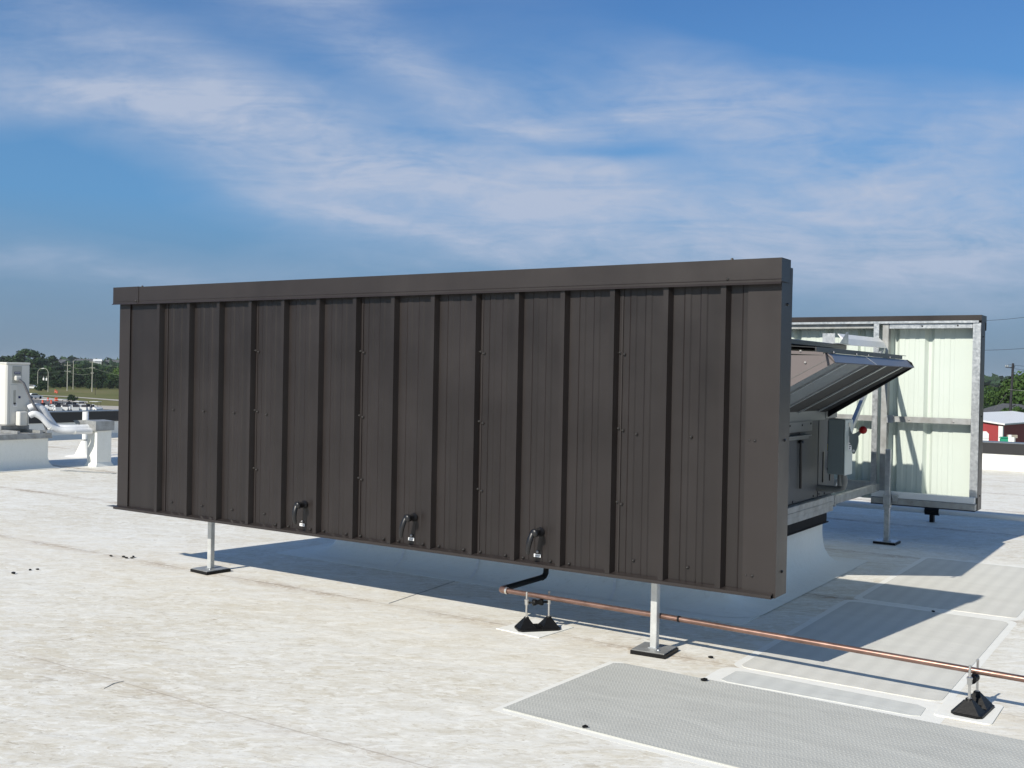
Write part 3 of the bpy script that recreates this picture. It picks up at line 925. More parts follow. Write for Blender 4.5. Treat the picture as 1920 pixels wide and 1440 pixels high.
# ------------------------------------------------------------------ rooftop unit
UX0, UX1, UY0, UY1 = -5.95, -2.555, 6.28, 8.62
u = thing('rooftop_unit', ((UX0 + UX1) / 2, (UY0 + UY1) / 2, 0.45), 'grey packaged rooftop unit with sloping intake hood, between the two screens', 'rooftop air unit')
b = MB(); b.box(UX0, UX1, UY0, UY1, 0.55, 1.63, bev=0.006); b.build('cabinet', M['unit'], u)
b = MB(); b.box(UX0 - 0.03, UX1 + 0.065, UY0 - 0.03, UY1 + 0.04, 1.715, 1.752, bev=0.004)
b.box(UX0 + 0.01, UX1 - 0.01, UY0 + 0.01, UY1 - 0.01, 1.63, 1.715); b.build('cabinet_roof', M['hoodtop'], u)
# galvanised base rails
b = MB()
xr = UX1 + 0.045
b.box(xr - 0.05, xr, UY0 - 1.05, UY1 - 0.13, 0.465, 0.548, bev=0.003)
b.box(xr - 0.045, xr - 0.004, UY0 - 1.05, UY1 - 0.16, 0.425, 0.4645)
b.box(xr, xr + 0.006, UY0 - 1.0, UY1 - 0.14, 0.498, 0.503)
b.build('base_rail', M['galv_dull'], u)
b = MB()
b.box(xr - 0.045, xr - 0.004, UY1 - 0.135, 9.86, 0.468, 0.532, bev=0.003)
b.box(xr - 0.052, xr + 0.003, UY1 - 0.14, UY1 - 0.11, 0.455, 0.545)
b.build('support_arm', M['galv_dull'], u)
MB().box(UX0 - 0.04, UX0, UY0 - 1.05, 9.86, 0.465, 0.532).build('support_arm', M['galv_dull'], u)
MB().box(UX0, UX1 - 0.02, UY0 + 0.02, UY1 - 0.02, 0.452, 0.549).build('base_frame', M['unit'], u)
# end-wall panels
b = MB()
b.box(UX1, UX1 + 0.012, 6.5, 8.30, 1.155, 1.275)
b.box(UX1, UX1 + 0.016, 8.305, 8.60, 1.165, 1.34)
b.box(UX1, UX1 + 0.020, 6.5, 7.96, 1.08, 1.154)
b.build('upper_panel', M['unit_lt'], u)
b = MB()
b.box(UX1, UX1 + 0.026, 6.5, 7.86, 1.025, 1.045)
b.box(UX1 + 0.0, UX1 + 0.05, 6.5, 7.86, 1.046, 1.056)
b.build('drip_channel', M['unit_lt'], u)
MB().box(UX1 + 0.001, UX1 + 0.012, 6.5, 7.72, 1.057, 1.079).build('slot', M['blackp'], u)
b = MB()
b.tube([(UX1 + 0.02, 7.70, 1.02), (UX1 + 0.02, 7.70, 1.0), (UX1 + 0.02, 7.715, 0.66)], 0.011, 8)
b.lathe((UX1 + 0.02, 7.70, 0.995), [(0.022, 0), (0.022, 0.02), (0.01, 0.022)], 10)
b.build('damper_rod', M['blackp'], u)
b = MB()
b.box(UX1, UX1 + 0.004, 8.18, 8.185, 0.555, 1.15)
b.box(UX1, UX1 + 0.008, 8.30, 8.315, 0.66, 0.90)
b.box(UX1, UX1 + 0.008, 8.48, 8.49, 0.66, 0.90)
b.build('panel_joint', M['blackp'], u)
for (y, z) in ((7.45, 1.13), (7.72, 1.128), (7.92, 1.135), (7.42, 1.066), (7.66, 1.068)):
    b = MB(); b.lathe((UX1 + 0.02, y, z), [(0.008, 0), (0.008, 0.003), (0.004, 0.006), (0, 0.0065)], 8, axis='x'); b.build('screw', M['blackp'], u)
for (y, z) in ((7.60, 0.567), (8.08, 0.572), (8.36, 0.57), (8.22, 0.64), (8.22, 0.575), (8.50, 0.575)):
    b = MB(); b.lathe((UX1, y, z), [(0.010, 0), (0.010, 0.003), (0.005, 0.006), (0, 0.0065)], 8, axis='x'); b.build('screw', M['blackp'], u)
MB().box(-2.476, -2.455, 8.155, 8.158, 0.79, 0.92).build('side_label', M['label'], u)
MB().box(-2.476, -2.452, 8.155, 8.158, 0.925, 0.975).build('warning_label', M['yellow'], u)
# intake hood
HY0, HY1, LX = 6.37, 8.385, -1.900
h = MB().build('intake_hood', M['taupe'], u) if False else None
cheek = [(UX1, 1.615), (-1.985, 1.615), (-1.955, 1.632), (LX - 0.018, 1.610), (LX, 1.574), (UX1, 1.205)]


def hood_cheek(y0, y1, m_):
    b = MB(); b.prism([(x, y0, z) for x, z in cheek], (0, y1 - y0, 0)); return b.build('hood_cheek', m_, u)


hc = hood_cheek(HY0, HY0 + 0.004, M['taupe'])
b = MB()
b.prism([(UX1, HY0 - 0.003, 1.655), (-1.972, HY0 - 0.003, 1.636), (-1.972, HY0 - 0.003, 1.617), (UX1, HY0 - 0.003, 1.634)], (0, 0.0026, 0))
b.build('edge_flange', M['taupe'], hc)
b = MB()
b.prism([(UX1, HY0 - 0.002, 1.262), (-1.93, HY0 - 0.002, 1.601), (-1.931, HY0 - 0.002, 1.598), (UX1, HY0 - 0.002, 1.259)], (0, 0.0018, 0))
b.build('fold_line', M['unit_lt'], hc)
for x, z in ((-2.11, 1.640), (-2.08, 1.570)):
    screw(x, HY0 - 0.003, z, hc, M['screwp'])
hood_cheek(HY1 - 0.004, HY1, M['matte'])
# lip
b = MB()
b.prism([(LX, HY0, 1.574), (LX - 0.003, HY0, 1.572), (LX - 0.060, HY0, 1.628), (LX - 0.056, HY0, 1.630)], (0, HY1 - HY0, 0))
lp = b.build('hood_lip', M['lip_sky'], u)
b = MB()
b.box(LX - 0.014, LX + 0.001, HY0 + 0.002, HY1, 1.5695, 1.5718)
b.build('lip_hem', M['taupe'], lp)
b = MB()
b.prism([(LX + 0.0007, 7.30, 1.5755), (LX - 0.0545, 7.21, 1.6305), (LX - 0.0545, 7.222, 1.6305), (LX + 0.0007, 7.312, 1.5755)], (0.0007, 0, 0.0007))
b.build('lip_joint', M['whitem'], lp)
b = MB()
b.prism([(-1.962, 6.18, 1.632), (-1.952, 6.18, 1.632), (-1.952, 6.18, 1.660), (-1.962, 6.18, 1.660)], (0, 2.05, 0))
b.prism([(-1.962, 6.35, 1.658), (-1.962, 6.35, 1.662), (UX1, 6.35, 1.692), (UX1, 6.35, 1.688)], (0, 2.04, 0))
b.build('hood_top', M['hoodtop'], u)
for y in (6.50, 7.0, 7.28, 7.85):
    b = MB(); b.lathe((LX - 0.050, y, 1.636), [(0.008, 0), (0.008, 0.004), (0, 0.007)], 8, axis='x'); b.build('screw', M['screwp'], u)
# sloping filter plane under the hood: four framed filters
ys = [HY0 + 0.006, 6.70, 7.19, 7.66, 8.13]
for i in range(4):
    y0, y1 = ys[i], ys[i + 1]
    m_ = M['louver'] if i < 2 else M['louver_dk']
    b = MB()
    P = lambda y, t, d=0.0: (UX1 + 0.01 + (LX - 0.02 - UX1 - 0.01) * t, y, 1.215 + (1.572 - 1.215) * t + d)
    nrow = 46
    for k in range(nrow):
        a, c = k / nrow, (k + 0.62) / nrow
        b.quad(P(y0, a, 0.012), P(y1, a, 0.012), P(y1, c, 0.012), P(y0, c, 0.012))
        b.quad(P(y0, c, 0.012), P(y1, c, 0.012), P(y1, c, 0.018), P(y0, c, 0.018))
    b.quad(P(y0, 0, 0.020), P(y1, 0, 0.020), P(y1, 1, 0.020), P(y0, 1, 0.020))
    b.build('filter', m_, u)
    b = MB()
    w2 = 0.018
    b.prism([P(y1 - w2, 0.0, 0.001), P(y1 + w2, 0.0, 0.001), P(y1 + w2, 1.0, 0.001), P(y1 - w2, 1.0, 0.001)], (0, 0, 0.010))
    b.build('filter_rail', M['galv'], u)
b = MB()
b.prism([P(8.15, 0, 0.0), P(8.375, 0, 0.0), P(8.375, 1.0, 0.0), P(8.15, 1.0, 0.0)], (0, 0, 0.012))
b.prism([P(8.36, 0, -0.045), P(8.38, 0, -0.045), P(8.38, 1.0, -0.012), P(8.36, 1.0, -0.012)], (0, 0, 0.044))
b.build('hood_soffit', M['matte'], u)
# disconnect switch
d = MB()
BX0, BX1, BY0, BY1 = -2.437, -2.302, 8.03, 8.215
d.box(BX0, BX1 - 0.012, BY0, BY1, 0.752, 1.172, bev=0.006)
sw = d.build('disconnect_switch', M['box'], u)
MB().box(-2.478, BX0, 8.16, 8.20, 0.77, 1.15).build('standoff_gap', M['blackp'], sw)  # standoff block blackened to paint the dark gap behind the box
b = MB(); b.box(BX1 - 0.011, BX1, BY0 - 0.004, BY1 + 0.004, 0.748, 1.168, bev=0.004); b.build('cover', M['box_lit'], sw)
b = MB()
hy = 8.115
hp = [(0.001, 1.125), (0.010, 1.085), (0.024, 1.060), (0.050, 1.070), (0.086, 1.095), (0.092, 1.072), (0.068, 1.045), (0.072, 1.005), (0.062, 0.955),
      (0.044, 0.912), (0.030, 0.910), (0.022, 0.935), (0.021, 0.97), (0.001, 1.00)]
b.prism([(BX1 + x, hy, z) for x, z in hp], (0, 0.008, 0))
hd = b.build('handle', M['box'], sw)
b = MB(); b.lathe((BX1 + 0.036, hy - 0.001, 0.934), [(0.0, 0.0), (0.010, 0.0), (0.010, -0.001), (0.0, -0.001)], 12, axis='y'); b.build('lock_hole', M['label'], sw)
b = MB()
kp = Vector((BX1 + 0.103, hy + 0.004, 1.094))
b.lathe(kp - Vector((0, 0, 0.030)), [(0.0, 0)] + [(0.030 * math.sin(math.pi * k / 10), 0.030 * (1 - math.cos(math.pi * k / 10))) for k in range(1, 10)] + [(0.0, 0.060)], 18)
b.build('knob', M['red'], sw)
b = MB(); b.box(BX1, BX1 + 0.0015, 8.10, 8.185, 0.935, 1.045); b.build('label', M['label'], sw)
b = MB()
for zz, a, c in ((1.030, 8.125, 8.160), (1.012, 8.115, 8.170), (0.995, 8.13, 8.155), (0.978, 8.112, 8.172), (0.962, 8.12, 8.165), (0.948, 8.12, 8.15)):
    b.box(BX1 + 0.0016, BX1 + 0.0022, a, c, zz - 0.004, zz + 0.004)
b.build('label_text', M['ink'], sw)
b = MB(); b.box(BX1, BX1 + 0.004, 8.09, 8.135, 1.115, 1.145); b.build('latch', M['steel'], sw)
b = MB()
b.tube([(BX0 + 0.07, 8.13, 0.75), (BX0 + 0.07, 8.13, 0.66)] , 0.02, 12)
b.tube([(BX0 + 0.09, 8.14, 0.75), (BX0 + 0.10, 8.14, 0.70), (BX0 + 0.085, 8.16, 0.645), (BX0 + 0.03, 8.18, 0.625), (UX1, 8.19, 0.625)], 0.026, 12)
b.build('conduit_elbow', M['unit_lt'], sw)
b = MB(); b.tube([(UX1 + 0.03, 8.62, 0.655), (UX1 + 0.0, 8.60, 0.55)], 0.006, 8); b.build('drain_tip', M['whitep'], u)
# bracing up to the rear screen
b = MB()
A_, B_ = Vector((-2.525, 8.50, 0.75)), Vector((-2.53, 9.93, 1.74))
dv = (B_ - A_).normalized(); sx = Vector((1, 0, 0)); nn = dv.cross(sx).normalized()
b.prism([A_ - sx * 0.025, A_ + sx * 0.025, A_ + sx * 0.025 + nn * 0.004, A_ - sx * 0.025 + nn * 0.004], B_ - A_)
b.prism([A_ + sx * 0.022, A_ + sx * 0.025, A_ + sx * 0.025 - nn * 0.04, A_ + sx * 0.022 - nn * 0.04], B_ - A_)
b.build('diagonal_brace', M['galv'], u)
b = MB()
A_, B_ = Vector((-2.47, 8.50, 1.80)), Vector((-2.52, 9.95, 1.82))
b.prism([A_ + Vector(q) for q in ((-0.05, 0, 0.035), (0.02, 0, -0.055), (0.022, 0, -0.052), (-0.005, 0, 0.0), (-0.047, 0, 0.038))], B_ - A_)
b.build('top_strut', M['whitem'], u)  # galvanised strut in white: its bright lit look put into the colour
b = MB()
b.prism([(-2.448, 8.32, 1.755), (-2.448, 8.54, 1.755), (-2.448, 8.54, 1.85), (-2.448, 8.50, 1.85)], (0.004, 0, 0))
b.box(-2.50, -2.44, 8.30, 8.58, 1.752, 1.757)
b.box(-2.64, -2.54, 8.50, 8.504, 1.753, 1.84)
b.build('strut_bracket', M['galv'], u)

# ------------------------------------------------------------------ copper drain pipe with black trap
dp = thing('drain_pipe', (-2.0, 5.15, 0.17), 'copper drain pipe with a black insulated branch, running under the front screen to the right', 'pipe')
b = MB(); b.tube([(-3.455, 5.178, 0.193), (-2.4, 5.158, 0.190), (-0.3, 5.065, 0.180)], 0.0145, 14); b.build('copper_run', M['copper'], dp)
b = MB()
b.tube([(-3.485, 5.20, 0.193), (-3.478, 5.184, 0.193), (-3.462, 5.178, 0.193), (-3.43, 5.177, 0.193)], 0.019, 14)
b.tube([(-3.486, 5.195, 0.193), (-3.488, 5.235, 0.193)], 0.018, 14)
b.build('copper_elbow', M['copper'], dp)
b = MB(); b.tube([(-3.445, 5.178, 0.193), (-3.432, 5.1775, 0.193)], 0.0205, 14); b.build('solder_ring', M['solder'], dp)
b = MB()
b.tube([(-3.487, 5.23, 0.193), (-3.50, 5.67, 0.190)], 0.0175, 14)
b.build('black_branch', M['black'], dp)
b = MB()
b.tube([(-3.50, 5.67, 0.190), (-3.501, 5.695, 0.193), (-3.501, 5.712, 0.210), (-3.501, 5.716, 0.235), (-3.501, 5.716, 0.50)], 0.0175, 14)
b.tube([(-3.501, 5.716, 0.25), (-3.501, 5.716, 0.266)], 0.0195, 14)
b.tube([(-3.50, 5.665, 0.190), (-3.50, 5.672, 0.190)], 0.0195, 14)
b.build('black_riser', M['black'], dp)
MB().tube([(-2.335, 5.156, 0.190), (-2.323, 5.155, 0.190)], 0.0165, 14).build('black_clip', M['black'], dp)


def pipe_support(cx_, cy_, ang, pz, label):
    t = thing('pipe_support', (cx_, cy_, 0), label, 'pipe support', 'black pipe supports under the copper pipe')
    c, s_ = math.cos(ang), math.sin(ang)
    T = lambda a, d_, z: (cx_ + c * a - s_ * d_, cy_ + s_ * a + c * d_, z)
    b = MB()
    L_, W_ = 0.125, 0.066
    out = [(-L_, -W_ + .02), (-L_ + .02, -W_), (L_ - .02, -W_), (L_, -W_ + .02), (L_, W_ - .02), (L_ - .02, W_), (-L_ + .02, W_), (-L_, W_ - .02)]
    b.prism([T(a, d_, 0.004) for a, d_ in out], (0, 0, 0.012))
    # low spine and two ribbed cones
    b.prism([T(-0.09, -0.03, 0.016), T(0.09, -0.03, 0.016), T(0.09, 0.03, 0.016), T(-0.09, 0.03, 0.016)], (0, 0, 0.012))
    for e in (-0.067, 0.067):
        rb = [T(e - 0.052, -0.055, 0.016), T(e + 0.052, -0.055, 0.016), T(e + 0.052, 0.055, 0.016), T(e - 0.052, 0.055, 0.016)]
        tp = [T(e - 0.010, -0.012, 0.072), T(e + 0.010, -0.012, 0.072), T(e + 0.010, 0.012, 0.072), T(e - 0.010, 0.012, 0.072)]
        b._a(rb + tp, [(0, 1, 5, 4), (1, 2, 6, 5), (2, 3, 7, 6), (3, 0, 4, 7), (4, 5, 6, 7)])
        b.lathe(T(e, 0, 0.016), [(0.024, 0), (0.016, 0.055), (0.013, 0.060)], 12)
    b.build('base', M['black'], t)
    for e in (-0.067, 0.067):
        b = MB()
        b.lathe(T(e, 0, 0.070), [(0.0058, 0), (0.0058, 0.150)], 10)
        r_ = b.build('threaded_rod', M['steel'], t)
        b = MB()
        b.lathe(T(e, 0, 0.070), [(0.011, 0), (0.011, 0.008), (0.006, 0.010)], 6, smooth=False)
        b.build('nut', M['steel'], r_)
        b = MB()
        b.lathe(T(e, 0, pz - 0.047), [(0.011, 0), (0.011, 0.022), (0.013, 0.023), (0.013, 0.032), (0.008, 0.036)], 8, smooth=False)
        b.build('nut', M['steel'], r_)
    b = MB()
    ax = Vector((c, s_, 0))
    C0 = Vector((cx_, cy_, pz - 0.0345))
    pts = [(-0.058, 0.006), (-0.03, 0.006), (-0.03, 0.019), (-0.018, 0.019), (0.0, 0.012), (0.018, 0.019), (0.03, 0.019), (0.03, 0.006), (0.058, 0.006)]
    b.tube([C0 + ax * a for a, _ in pts], [q for _, q in pts], 14)
    b.build('roller', M['black'], t)
    return t


pipe_support(-3.215, 5.165, R(48), 0.192, 'black two-footed support under the copper pipe, left of the front leg')
pipe_support(-0.868, 5.085, R(86), 0.182, 'black two-footed support under the copper pipe at the right edge')

# ------------------------------------------------------------------ white pipe behind the unit
wp = thing('condensate_pipe', (-2.0, 11.6, 0.05), 'white plastic pipe lying on the roof under the rear screen', 'pipe')
b = MB(); b.tube([(-9.0, 11.62, 0.115), (3.5, 11.70, 0.115)], 0.030, 14); b.build('run', M['whitep'], wp)
b = MB()
b.tube([(-2.50, 11.66, 0.115), (-2.36, 11.66, 0.115)], 0.042, 12)
b.box(-2.45, -2.41, 11.63, 11.70, 0.0005, 0.078)
b.build('clamp', M['black'], wp)

# ------------------------------------------------------------------ left: condenser on its own curb, lagged pipes, chase, vent
kt = thing('equipment_curb', (-14.6, 8.4, 0), 'white flashed curb carrying the cream condenser on the left', 'equipment curb')
kx0, kx1, ky0, ky1 = -15.5, -13.80, 7.2, 8.93
b = MB()
rings = []
for (off, z) in [(0, 0.44), (0, 0.15), (0.02, 0.07), (0.07, 0.02), (0.16, 0.005)]:
    rings.append([(x, y, z) for x, y in rrect(kx0 - off, kx1 + off, ky0 - off, ky1 + off, 0.02 + off * 0.8, 6)])
n = len(rings[0])
b._a([v for rg in rings for v in rg], [(i * n + j, (i + 1) * n + j, (i + 1) * n + (j + 1) % n, i * n + (j + 1) % n) for i in range(len(rings) - 1) for j in range(n)], 0, True)
b.build('flashing', M['flash'], kt)
b = MB()
b.box(kx0 - 0.03, kx1 + 0.03, ky0 - 0.03, ky1 + 0.03, 0.432, 0.500, bev=0.004)
b.box(kx0 - 0.034, kx1 + 0.034, ky0 - 0.034, ky1 + 0.034, 0.425, 0.445)
b.build('metal_cap', M['galv_dull'], kt)
for y in (8.46, 8.80):
    b = MB()
    b.box(kx0, kx1 + 0.02, y - 0.02, y + 0.02, 0.502, 0.542)
    b.build('mounting_rail', M['galv_dull'], kt)
MB().box(-13.84, -13.74, 8.86, 8.95, 0.502, 0.54).build('clip', M['galv'], kt)

ac = thing('condenser_unit', (-14.6, 8.63, 0.55), 'cream upright outdoor condenser at the left edge', 'air conditioner')
ax0, ax1, ay0, ay1 = -15.05, -14.10, 8.46, 8.82
b = MB(); b.box(ax0, ax1, ay0, ay1, 0.60, 1.47, bev=0.02); b.build('cabinet', M['cream'], ac)
b = MB(); b.box(ax0 - 0.004, ax1 + 0.004, ay0 - 0.004, ay1 + 0.004, 1.462, 1.492, bev=0.010); b.build('lid', M['cream'], ac)
for x in (-14.9, -14.2):
    MB().box(x - 0.04, x + 0.04, ay0 - 0.03, ay1 + 0.03, 0.543, 0.60).build('foot', M['galv_dull'], ac)
b = MB(); b.box(ax1, ax1 + 0.006, 8.55, 8.69, 1.20, 1.44, bev=0.003); b.build('service_panel', M['cream_dk'], ac)
b = MB(); b.box(ax1 + 0.0062, ax1 + 0.009, 8.575, 8.665, 1.327, 1.360); pl = b.build('brand_plate', M['blue'], ac)
b = MB()
for k in range(6):
    b.box(ax1 + 0.0092, ax1 + 0.0100, 8.583 + k * 0.013, 8.591 + k * 0.013, 1.338 + (k % 2) * 0.003, 1.350)
b.build('plate_lettering', M['label'], pl)
b = MB(); b.box(ax1 + 0.006, ax1 + 0.055, 8.57, 8.66, 1.235, 1.305, bev=0.012); b.build('terminal_cover', M['cream'], ac)
b = MB(); b.box(ax1, ax1 + 0.007, 8.52, 8.635, 0.64, 1.18, bev=0.003); b.build('access_panel', M['cream'], ac)
b = MB(); b.box(ax1 + 0.0072, ax1 + 0.009, 8.565, 8.60, 0.90, 1.10); b.build('rating_label', M['cream_dk'], ac)
b = MB(); b.box(ax1 + 0.0072, ax1 + 0.009, 8.560, 8.62, 0.87, 0.925); lb = b.build('serial_label', M['label'], ac)
b = MB()
for zz in (0.885, 0.893, 0.905, 0.913):
    b.box(ax1 + 0.0092, ax1 + 0.0097, 8.568, 8.612, zz, zz + 0.004)
b.build('label_text', M['ink'], lb)
b = MB(); b.box(ax1, ax1 + 0.004, 8.645, 8.675, 0.985, 1.015); b.build('small_badge', M['blue'], ac)
b = MB(); b.box(ax1, ax1 + 0.11, 8.60, 8.72, 0.60, 0.80, bev=0.01); b.build('valve_cover', M['cream'], ac)
b = MB()
b.box(ax1 - 0.9, ax1 - 0.35, ay0 - 0.006, ay0 - 0.002, 0.72, 1.36)
b.build('fan_grille', M['cream_dk'], ac)

cd = MB()
cd.tube([(-14.045, 8.62, 1.25), (-14.0, 8.66, 1.20), (-13.97, 8.74, 1.0), (-13.93, 8.86, 0.75), (-13.89, 8.93, 0.60), (-13.87, 8.95, 0.505)], 0.018, 10)
tag(cd.build('flexible_conduit', M['conduit']), 'dark grey flexible conduit dropping from the cream condenser', 'conduit')

lg = thing('lagged_pipes', (-13.9, 9.2, 0.3), 'pair of fat white lagged pipes arching from the condenser to the white chase', 'pipes')


def bez(pts, n=24):
    P = [Vector(p) for p in pts]
    P = [P[0]] + P + [P[-1]]
    out = []
    for i in range(1, len(P) - 2):
        for k in range(n // (len(P) - 3) + 1):
            t = k / (n // (len(P) - 3) + 1)
            a, b_, c, d_ = P[i - 1], P[i], P[i + 1], P[i + 2]
            out.append(0.5 * ((2 * b_) + (-a + c) * t + (2 * a - 5 * b_ + 4 * c - d_) * t * t + (-a + 3 * b_ - 3 * c + d_) * t ** 3))
    out.append(P[-2])
    return out


MB().tube(bez([at(54, 766, x=-14.05), at(66, 762, x=-14.0), at(80, 768, x=-13.95), at(92, 786, x=-13.92), at(106, 801, x=-13.88), at(135, 803, x=-13.75), at(172, 802, x=-13.66)], 36), 0.052, 14).build('lagged_pipe', M['lagging'], lg)
MB().tube(bez([at(56, 779, x=-13.95), at(66, 776, x=-13.90), at(80, 784, x=-13.85), at(94, 799, x=-13.80), at(112, 806, x=-13.75), at(140, 808, x=-13.65), at(172, 808, x=-13.6)], 36), 0.045, 14).build('lagged_pipe', M['lagging'], lg)

for k, (px, py, X_, rr) in enumerate(((80, 768, -13.95, 0.054), (106, 801, -13.88, 0.054), (94, 799, -13.80, 0.047), (140, 808, -13.65, 0.047))):
    a_ = at(px - 1.2, py, x=X_); c_ = at(px + 1.2, py + 1.0, x=X_)
    MB().tube([a_, c_], rr, 14).build('tape_band', M['patch'], lg)

ch = thing('pipe_chase', (-13.6, 9.6, 0), 'square white roof upstand with a sheet metal hood where the lagged pipes enter', 'pipe chase')
b = MB()
for (off, z0) in ((0.0, 0.50),):
    b.box(-13.73, -13.50, 9.50, 9.74, 0.03, 0.52)
    b._a([(-13.76, 9.47, 0.001), (-13.47, 9.47, 0.001), (-13.47, 9.77, 0.001), (-13.76, 9.77, 0.001), (-13.7301, 9.4999, 0.06), (-13.4999, 9.4999, 0.06), (-13.4999, 9.7401, 0.06), (-13.7301, 9.7401, 0.06)],
         [(0, 1, 5, 4), (1, 2, 6, 5), (2, 3, 7, 6), (3, 0, 4, 7)])
b.build('upstand', M['flash'], ch)
b = MB()
b.prism([(-13.95, 9.46, 0.60), (-13.74, 9.46, 0.525), (-13.475, 9.46, 0.525), (-13.475, 9.46, 0.660), (-13.72, 9.46, 0.672), (-14.02, 9.46, 0.655)], (0, 0.31, 0))
b.build('hood', M['galv_dull'], ch)

vt = thing('vent_pipe', (-15.2, 10.48, 0), 'white vent stack with a conical boot behind the pipe chase', 'vent pipe')
MB().lathe((-15.2, 10.48, 0), [(0.30, 0.0008), (0.29, 0.006), (0.17, 0.02), (0.15, 0.04), (0.062, 0.24), (0.055, 0.26)], 24).build('boot', M['patch'], vt)
MB().lathe((-15.2, 10.48, 0.2), [(0.048, 0), (0.048, 0.52), (0.040, 0.52), (0.040, 0.45)], 20).build('stack', M['whitep'], vt)
MB().lathe((-15.2, 10.48, 0.255), [(0.06, 0), (0.06, 0.02)], 20).build('clamp_ring', M['galv_dull'], vt)
b = MB()
b.prism([(x, y, 0.001) for x, y in ((-13.25, 8.75), (-12.45, 9.0), (-12.42, 9.05), (-13.2, 8.85))], (0, 0, 0.012))
tag(b.build('metal_offcut', M['galv_dull']), 'flat strip of dull sheet metal on the roof beside the left curb', 'metal strip')

# ------------------------------------------------------------------ loose bits on the roof
DB = [(25, 1075, 'black clip lying alone at the left edge of the roof'), (57, 1068, 'pair of black clips, left one, near the left edge'), (70, 1067, 'pair of black clips, right one, near the left edge'),
      (208, 1042, 'single black screw left of the row on the dirty seam'), (232, 1044, 'black screw first in the row on the dirty seam'), (237, 1046, 'black screw second in the row on the dirty seam'),
      (247, 1046, 'black screw third in the row on the dirty seam'), (251, 1044, 'black screw last in the row on the dirty seam'), (1098, 1365, 'black clip on the front edge of the grey walkway pad'),
      (1319, 1277, 'black clip on the back edge of the grey walkway pad'), (1332, 1232, 'black clip right of the front leg base plate'), (1750, 1148, 'black bit on the shaded pale walkway pad')]
b = MB()
for k in range(14):
    a = 2.39996 * k
    zz = 0.006 + 0.006 * math.sin(k * 1.7)
rock = []
import itertools
db0 = None
for i, (px, py, lab) in enumerate(DB):
    p = at(px, py, z=0.006)
    if db0 is None:
        b = MB()
        b.tube([(-0.018, 0, 0.007), (-0.004, 0.004, 0.008), (0.014, 0.0, 0.007)], [0.006, 0.009, 0.005], 8)
        b.tube([(0.002, 0.0, 0.008), (0.004, 0.013, 0.011)], 0.004, 6)
        db0 = b.build('loose_fastener', M['black'], loc=(0, 0, 0))
        db0.location = (p.x, p.y, 0.001)
        tag(db0, lab, 'debris', 'loose black fasteners on the roof')
        ORG[db0.name] = Vector((0, 0, 0))
    else:
        copy_tree(db0, (p.x, p.y, 0.007 if i in (8, 9, 11) else 0.001), random.uniform(0, 6), random.uniform(0.65, 1.0), label=lab)

# ------------------------------------------------------------------ the land around
b = MB()
NG = 48
for i in range(NG):
    for j in range(NG):
        pass
gs = []
rad = [0, 60, 120, 200, 300, 420, 560, 760, 1000, 1400, 2200, 4000, 7500]
seg = 72


def land_z(x, y):
    rr = math.hypot(x, y)
    k = max(0.0, min(1.0, (rr - 480) / 900))
    return GZ + 9.0 * k * k * (3 - 2 * k) + (mnoise.noise(Vector((x / 500, y / 500, 0))) * 3.0 * k)


V, Fc = [], []
for r_ in rad:
    for j in range(seg):
        a = 2 * math.pi * j / seg
        x, y = r_ * math.cos(a), r_ * math.sin(a)
        V.append((x, y, land_z(x, y)))
for i in range(len(rad) - 1):
    for j in range(seg):
        a_, c_ = i * seg + j, i * seg + (j + 1) % seg
        Fc.append((a_, a_ + seg, c_ + seg, c_) if True else None)
b._a(V, Fc, 0, True)
tag(b.build('ground', M['grass'], loc=(0, 0, GZ)), 'dry olive grass field stretching to the woods', 'ground', kind='structure')

DL = GZ


def strip(pts, z, name, m_, label):
    b = MB(); b._a([(p[0], p[1], z) for p in pts], [tuple(range(len(pts)))])
    return tag(b.build(name, m_, loc=(pts[0][0], pts[0][1], z)), label, None, kind='structure')


def gpt(px, py, z=GZ):
    return at(px, py, z=z)


strip([gpt(-160, 752), gpt(60, 746), gpt(120, 752), gpt(260, 770), gpt(420, 812), gpt(-160, 812)], GZ + 0.02, 'parking_lot', M['asphalt'], 'grey asphalt lot beyond the parapet')
strip([gpt(-60, 741), gpt(60, 742), gpt(100, 747), gpt(165, 753), gpt(165, 755.5), gpt(100, 751.5), gpt(60, 749), gpt(-60, 748)], GZ + 0.04, 'road', M['concrete'], 'pale concrete drive by the lot')
strip([gpt(-60, 738), gpt(60, 740.5), gpt(130, 743.5), gpt(240, 751), gpt(400, 764), gpt(400, 767), gpt(240, 753.5), gpt(130, 745), gpt(60, 741.6), gpt(-60, 739)], GZ + 0.06, 'footpath', M['concrete'], 'pale concrete path curving across the grass')
strip([gpt(160, 760), gpt(260, 763), gpt(400, 772), gpt(400, 778), gpt(200, 768), gpt(160, 766)], GZ + 0.05, 'dirt_strip', M['concrete'], 'bare pale strip of soil at the edge of the grass')
# asphalt yard on the right
a0, a1, a2, a3 = at(1780, 850, z=GZ), at(2100, 850, z=GZ), at(2100, 790, z=GZ), at(1780, 790, z=GZ)
strip([a0, a1, a2, a3], GZ + 0.02, 'yard', M['asphalt'], 'grey paved yard in front of the red building')


